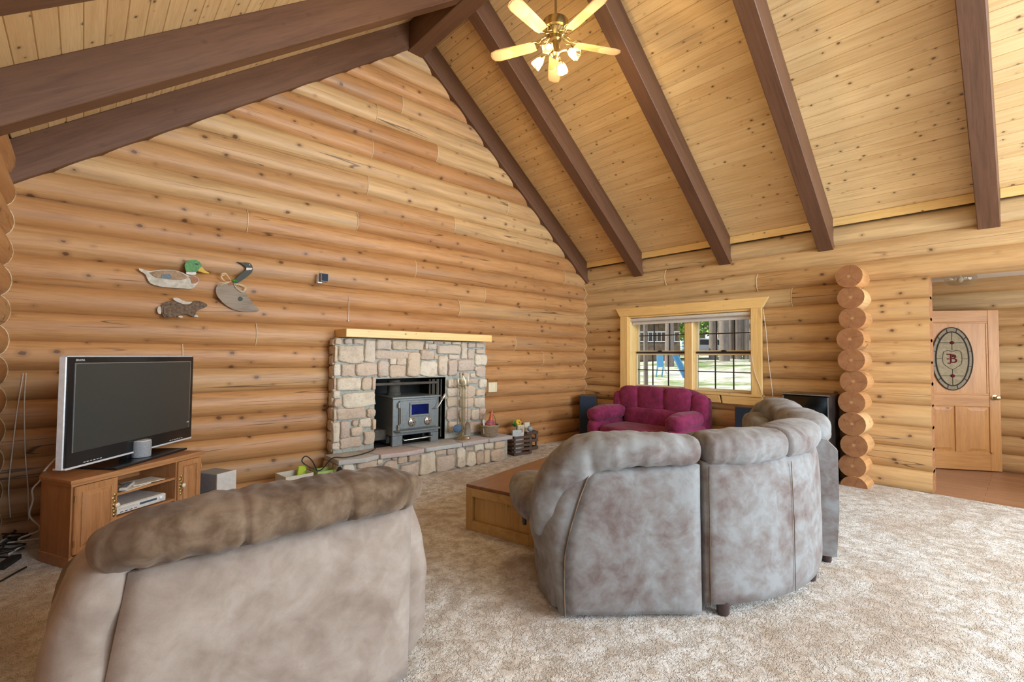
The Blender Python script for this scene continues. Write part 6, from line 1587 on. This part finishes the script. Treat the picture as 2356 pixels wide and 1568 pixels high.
t = NT('leaf_light'); v = t.coords('Object'); n_ = t.noise(v, 3.0, 3); t.set(t.ramp(n_, [(0.3, (0.12, 0.26, 0.03)), (0.7, (0.36, 0.50, 0.10))]), 0.7)
rt = random.Random(17)
def tree(name, label, base, h, r, crown, z0, cr, mat, nleaf, group=None):
    t_ = thing(name, label, 'tree', base, rt.uniform(0, 6), group)
    mb = MB(); pts = []; rs2 = []
    for i in range(9):
        f = i/8; pts.append((0.12*math.sin(f*3+r*50)*f, 0.12*math.cos(f*2.3+r*30)*f, h*f-0.1)); rs2.append(r*(1.15-0.75*f))
    mb.tube(pts, rs2, 12); mb.build('trunk', 'bark', t_, True)
    if crown:
        mb = MB(); vs = []; fs = []
        for k in range(nleaf):
            a = rt.uniform(0, 6.283); zz = rt.uniform(0, 1); rad = cr*(1-0.65*zz)*math.sqrt(rt.uniform(0.05, 1))
            c_ = Vector((rad*math.cos(a), rad*math.sin(a), z0+(h*1.05-z0)*zz)); L_ = rt.uniform(0.14, 0.34)
            u_ = Vector((rt.uniform(-1, 1), rt.uniform(-1, 1), rt.uniform(-1, 1))).normalized(); w_ = u_.orthogonal().normalized()*0.45
            n0 = len(vs); vs += [c_-u_*L_, c_+w_*L_, c_+u_*L_, c_-w_*L_]; fs.append((n0, n0+1, n0+2, n0+3))
        mb.add(vs, fs); o = mb.build('crown', mat, t_, fix=False); o['kind'] = 'stuff'
tree('pine_tree', 'slim pine trunk standing just outside the window frame', along(1486, 13.5), 9, 0.055, True, 5.5, 1.6, 'needles', 700)
tr_list = [(1540, 27, 0.22, 'leaning grey trunk beside the shed outside'), (1598, 30, 0.20, 'pine behind the centre post of the window'), (1641, 33, 0.24, 'thick dark pine beside the parked car'), (1657, 38, 0.16, 'thin pale trunk next to the thick grey pine'), (1667, 31, 0.26, 'thick grey pine in the middle of the wood'),
           (1684, 34, 0.20, 'reddish pine trunk right of the thick grey pine'), (1697, 33, 0.22, 'reddish double width pine before the slope'), (1708, 38, 0.18, 'pale pine trunk at the wood edge'), (1719, 33, 0.22, 'dark pine at the end of the wood'), (1735, 30, 0.22, 'pine beyond the window casing')]
for i, (px, dist, r, lab) in enumerate(tr_list):
    tree('pine_tree', lab, along(px, dist), 13+rt.uniform(-1, 2), r, True, 6.5, 1.3, 'needles', 600, 'pines outside the window')
tree('leafy_tree', 'bright green leafy young tree behind the shed', along(1562, 41), 7.5, 0.10, True, 1.2, 1.9, 'leaf_light', 1900)
tree('leafy_tree', 'bright green leafy tree behind the parked car', along(1620, 40.5), 8.0, 0.11, True, 1.6, 2.2, 'leaf_light', 1900)
for i in range(11):
    tree('far_pine', 'pine of the dense wood far behind the yard', along(1478+i*26+rt.uniform(-5, 5), 44+7*((i*3) % 4)+rt.uniform(-1, 1)), 14, rt.uniform(0.2, 0.32), True, 5.0, 1.6, 'needles', 700, 'pines of the far wood')
# blue play frame
plain('play_blue', (0.14, 0.42, 0.68), 0.5, nz=0.05); plain('white_pole', (0.75, 0.77, 0.78), 0.4)
bp = ground_at(1546, 869); 
BP = thing('play_slide', 'bright blue play slide standing on the yard outside the window', 'slide', bp, R(-35))
vd_ = (CAM-bp).xy.normalized()
BP.scale = (1.45, 1.2, 0.9)
BP.rotation_euler = (0, 0, math.atan2(vd_.y, vd_.x)+PI/2)
# local: x to the right as seen from the room, -y towards it
rings = []
mb = MB(); mb.prism([(-0.03, 1.18), (0.14, 1.18), (0.50, -0.02), (0.30, -0.02)], -0.06, 0.0, 'y'); mb.prism([(-0.03, 1.20), (0.0, 1.20), (0.33, -0.02), (0.30, -0.02)], -0.16, -0.06, 'y'); mb.prism([(0.11, 1.20), (0.14, 1.20), (0.50, -0.02), (0.47, -0.02)], -0.16, -0.06, 'y'); mb.build('chute', 'play_blue', BP)
mb = MB(); mb.prism([(-0.42, 1.10), (-0.24, 1.16), (-0.22, 0.50), (-0.42, 0.48)], -0.05, 0.03, 'y'); mb.build('side_board', 'play_blue', BP, bevel=0.01, seg=1)
mb = MB(); mb.tube([(-0.36, -0.02, 1.14), (0.06, -0.02, 1.20)], 0.022, 8); mb.build('top_bar', 'white_pole', BP, True)
mb = MB(); mb.tube([(-0.22, 0.0, 0.52), (-0.15, 0, 0.20), (-0.02, 0, 0.16), (0.25, 0, 0.18)], 0.018, 8); mb.build('brace', 'white_pole', BP, True)
for x in (-0.40, -0.24):
    mb = MB(); mb.tube([(x, 0.05, 0.5), (x-0.05, 0.35, -0.02)], 0.02, 8); mb.build('leg', 'play_blue', BP, True)
# striped post
sp0 = ground_at(1571, 806)
SPo = thing('striped_post', 'slim white post with blue bands in the yard', 'post', sp0)
for k in range(7):
    mb = MB(); mb.lathe([(0.10, k*0.16), (0.10, k*0.16+0.16)], 12); mb.build('band', 'white_pole' if k % 2 else 'play_blue', SPo, True)
# parked car
plain('car_white', (0.70, 0.72, 0.76), 0.25); plain('tyre', (0.02, 0.02, 0.02), 0.8)
cb_ = along(1633, 35)
CR = thing('parked_car', 'silver white car parked under the trees outside', 'car', cb_, math.atan2(vd_.y, vd_.x)+PI/2)
mb = MB(); mb.prism([(-1.6, 0.35), (1.6, 0.35), (1.65, 0.75), (1.1, 0.85), (0.55, 1.3), (-0.7, 1.33), (-1.25, 0.9), (-1.65, 0.8)], -0.75, 0.75, 'y'); mb.build('body', 'car_white', CR, bevel=0.05, seg=2)
for s_ in (-0.76, 0.755):
    mb = MB(); mb.prism([(0.85, 0.88), (0.48, 1.22), (-0.62, 1.25), (-1.0, 0.9)], s_, s_+0.01, 'y'); mb.build('side_glass', 'smoked_glass', CR)
for (x, y) in ((-1.0, -0.68), (1.0, -0.68), (-1.0, 0.68), (1.0, 0.68)):
    mb = MB(); mb.lathe([(0.20, -0.09), (0.31, -0.08), (0.31, 0.08), (0.20, 0.09)], 16, (0, 0, 0), Matrix.Translation((x, y, 0.31)) @ rotx(R(90))); mb.build('wheel', 'tyre', CR, True)
# shed with a railed porch
plain('shed_board', (0.20, 0.14, 0.095), 0.85, nz=0.3, scale=4); plain('metal_roof', (0.62, 0.64, 0.66), 0.4)
sb = along(1493, 33)
SH = thing('wooden_shed', 'brown wooden shed with pale metal roof and porch railing outside', 'shed', sb, math.atan2(vd_.y, vd_.x)+PI/2)
for k in range(12):
    mb = MB(); mb.b2((-1.9+k*0.317, 0, -0.1), (-1.9+k*0.317+0.305, 0.06, 2.6)); mb.build('board', 'shed_board', SH)
mb = MB(); mb.b2((-1.9, 0.06, -0.1), (1.9, 2.6, 2.6)); mb.build('walls', 'shed_board', SH)
mb = MB(); mb.prism([(-1.0, 2.55), (2.9, 2.95), (2.9, 3.03), (-1.0, 2.63)], -2.3, 2.3, 'x'); mb.build('roof', 'metal_roof', SH)
for k in range(15):
    mb = MB(); mb.b2((-1.9+k*0.27, -0.9, 1.25), (-1.86+k*0.27, -0.86, 1.85)); mb.build('baluster', 'white_pole', SH)
for z in (1.22, 1.85):
    mb = MB(); mb.b2((-1.95, -0.92, z), (1.95, -0.84, z+0.07)); mb.build('rail', 'white_pole', SH)
mb = MB(); mb.b2((-1.95, -0.92, 0.0), (1.95, 0.0, 1.15)); mb.build('porch_base', 'shed_board', SH)
for x in (-1.9, 1.82):
    mb = MB(); mb.b2((x, -0.92, 1.15), (x+0.09, -0.83, 2.66)); mb.build('porch_post', 'shed_board', SH)
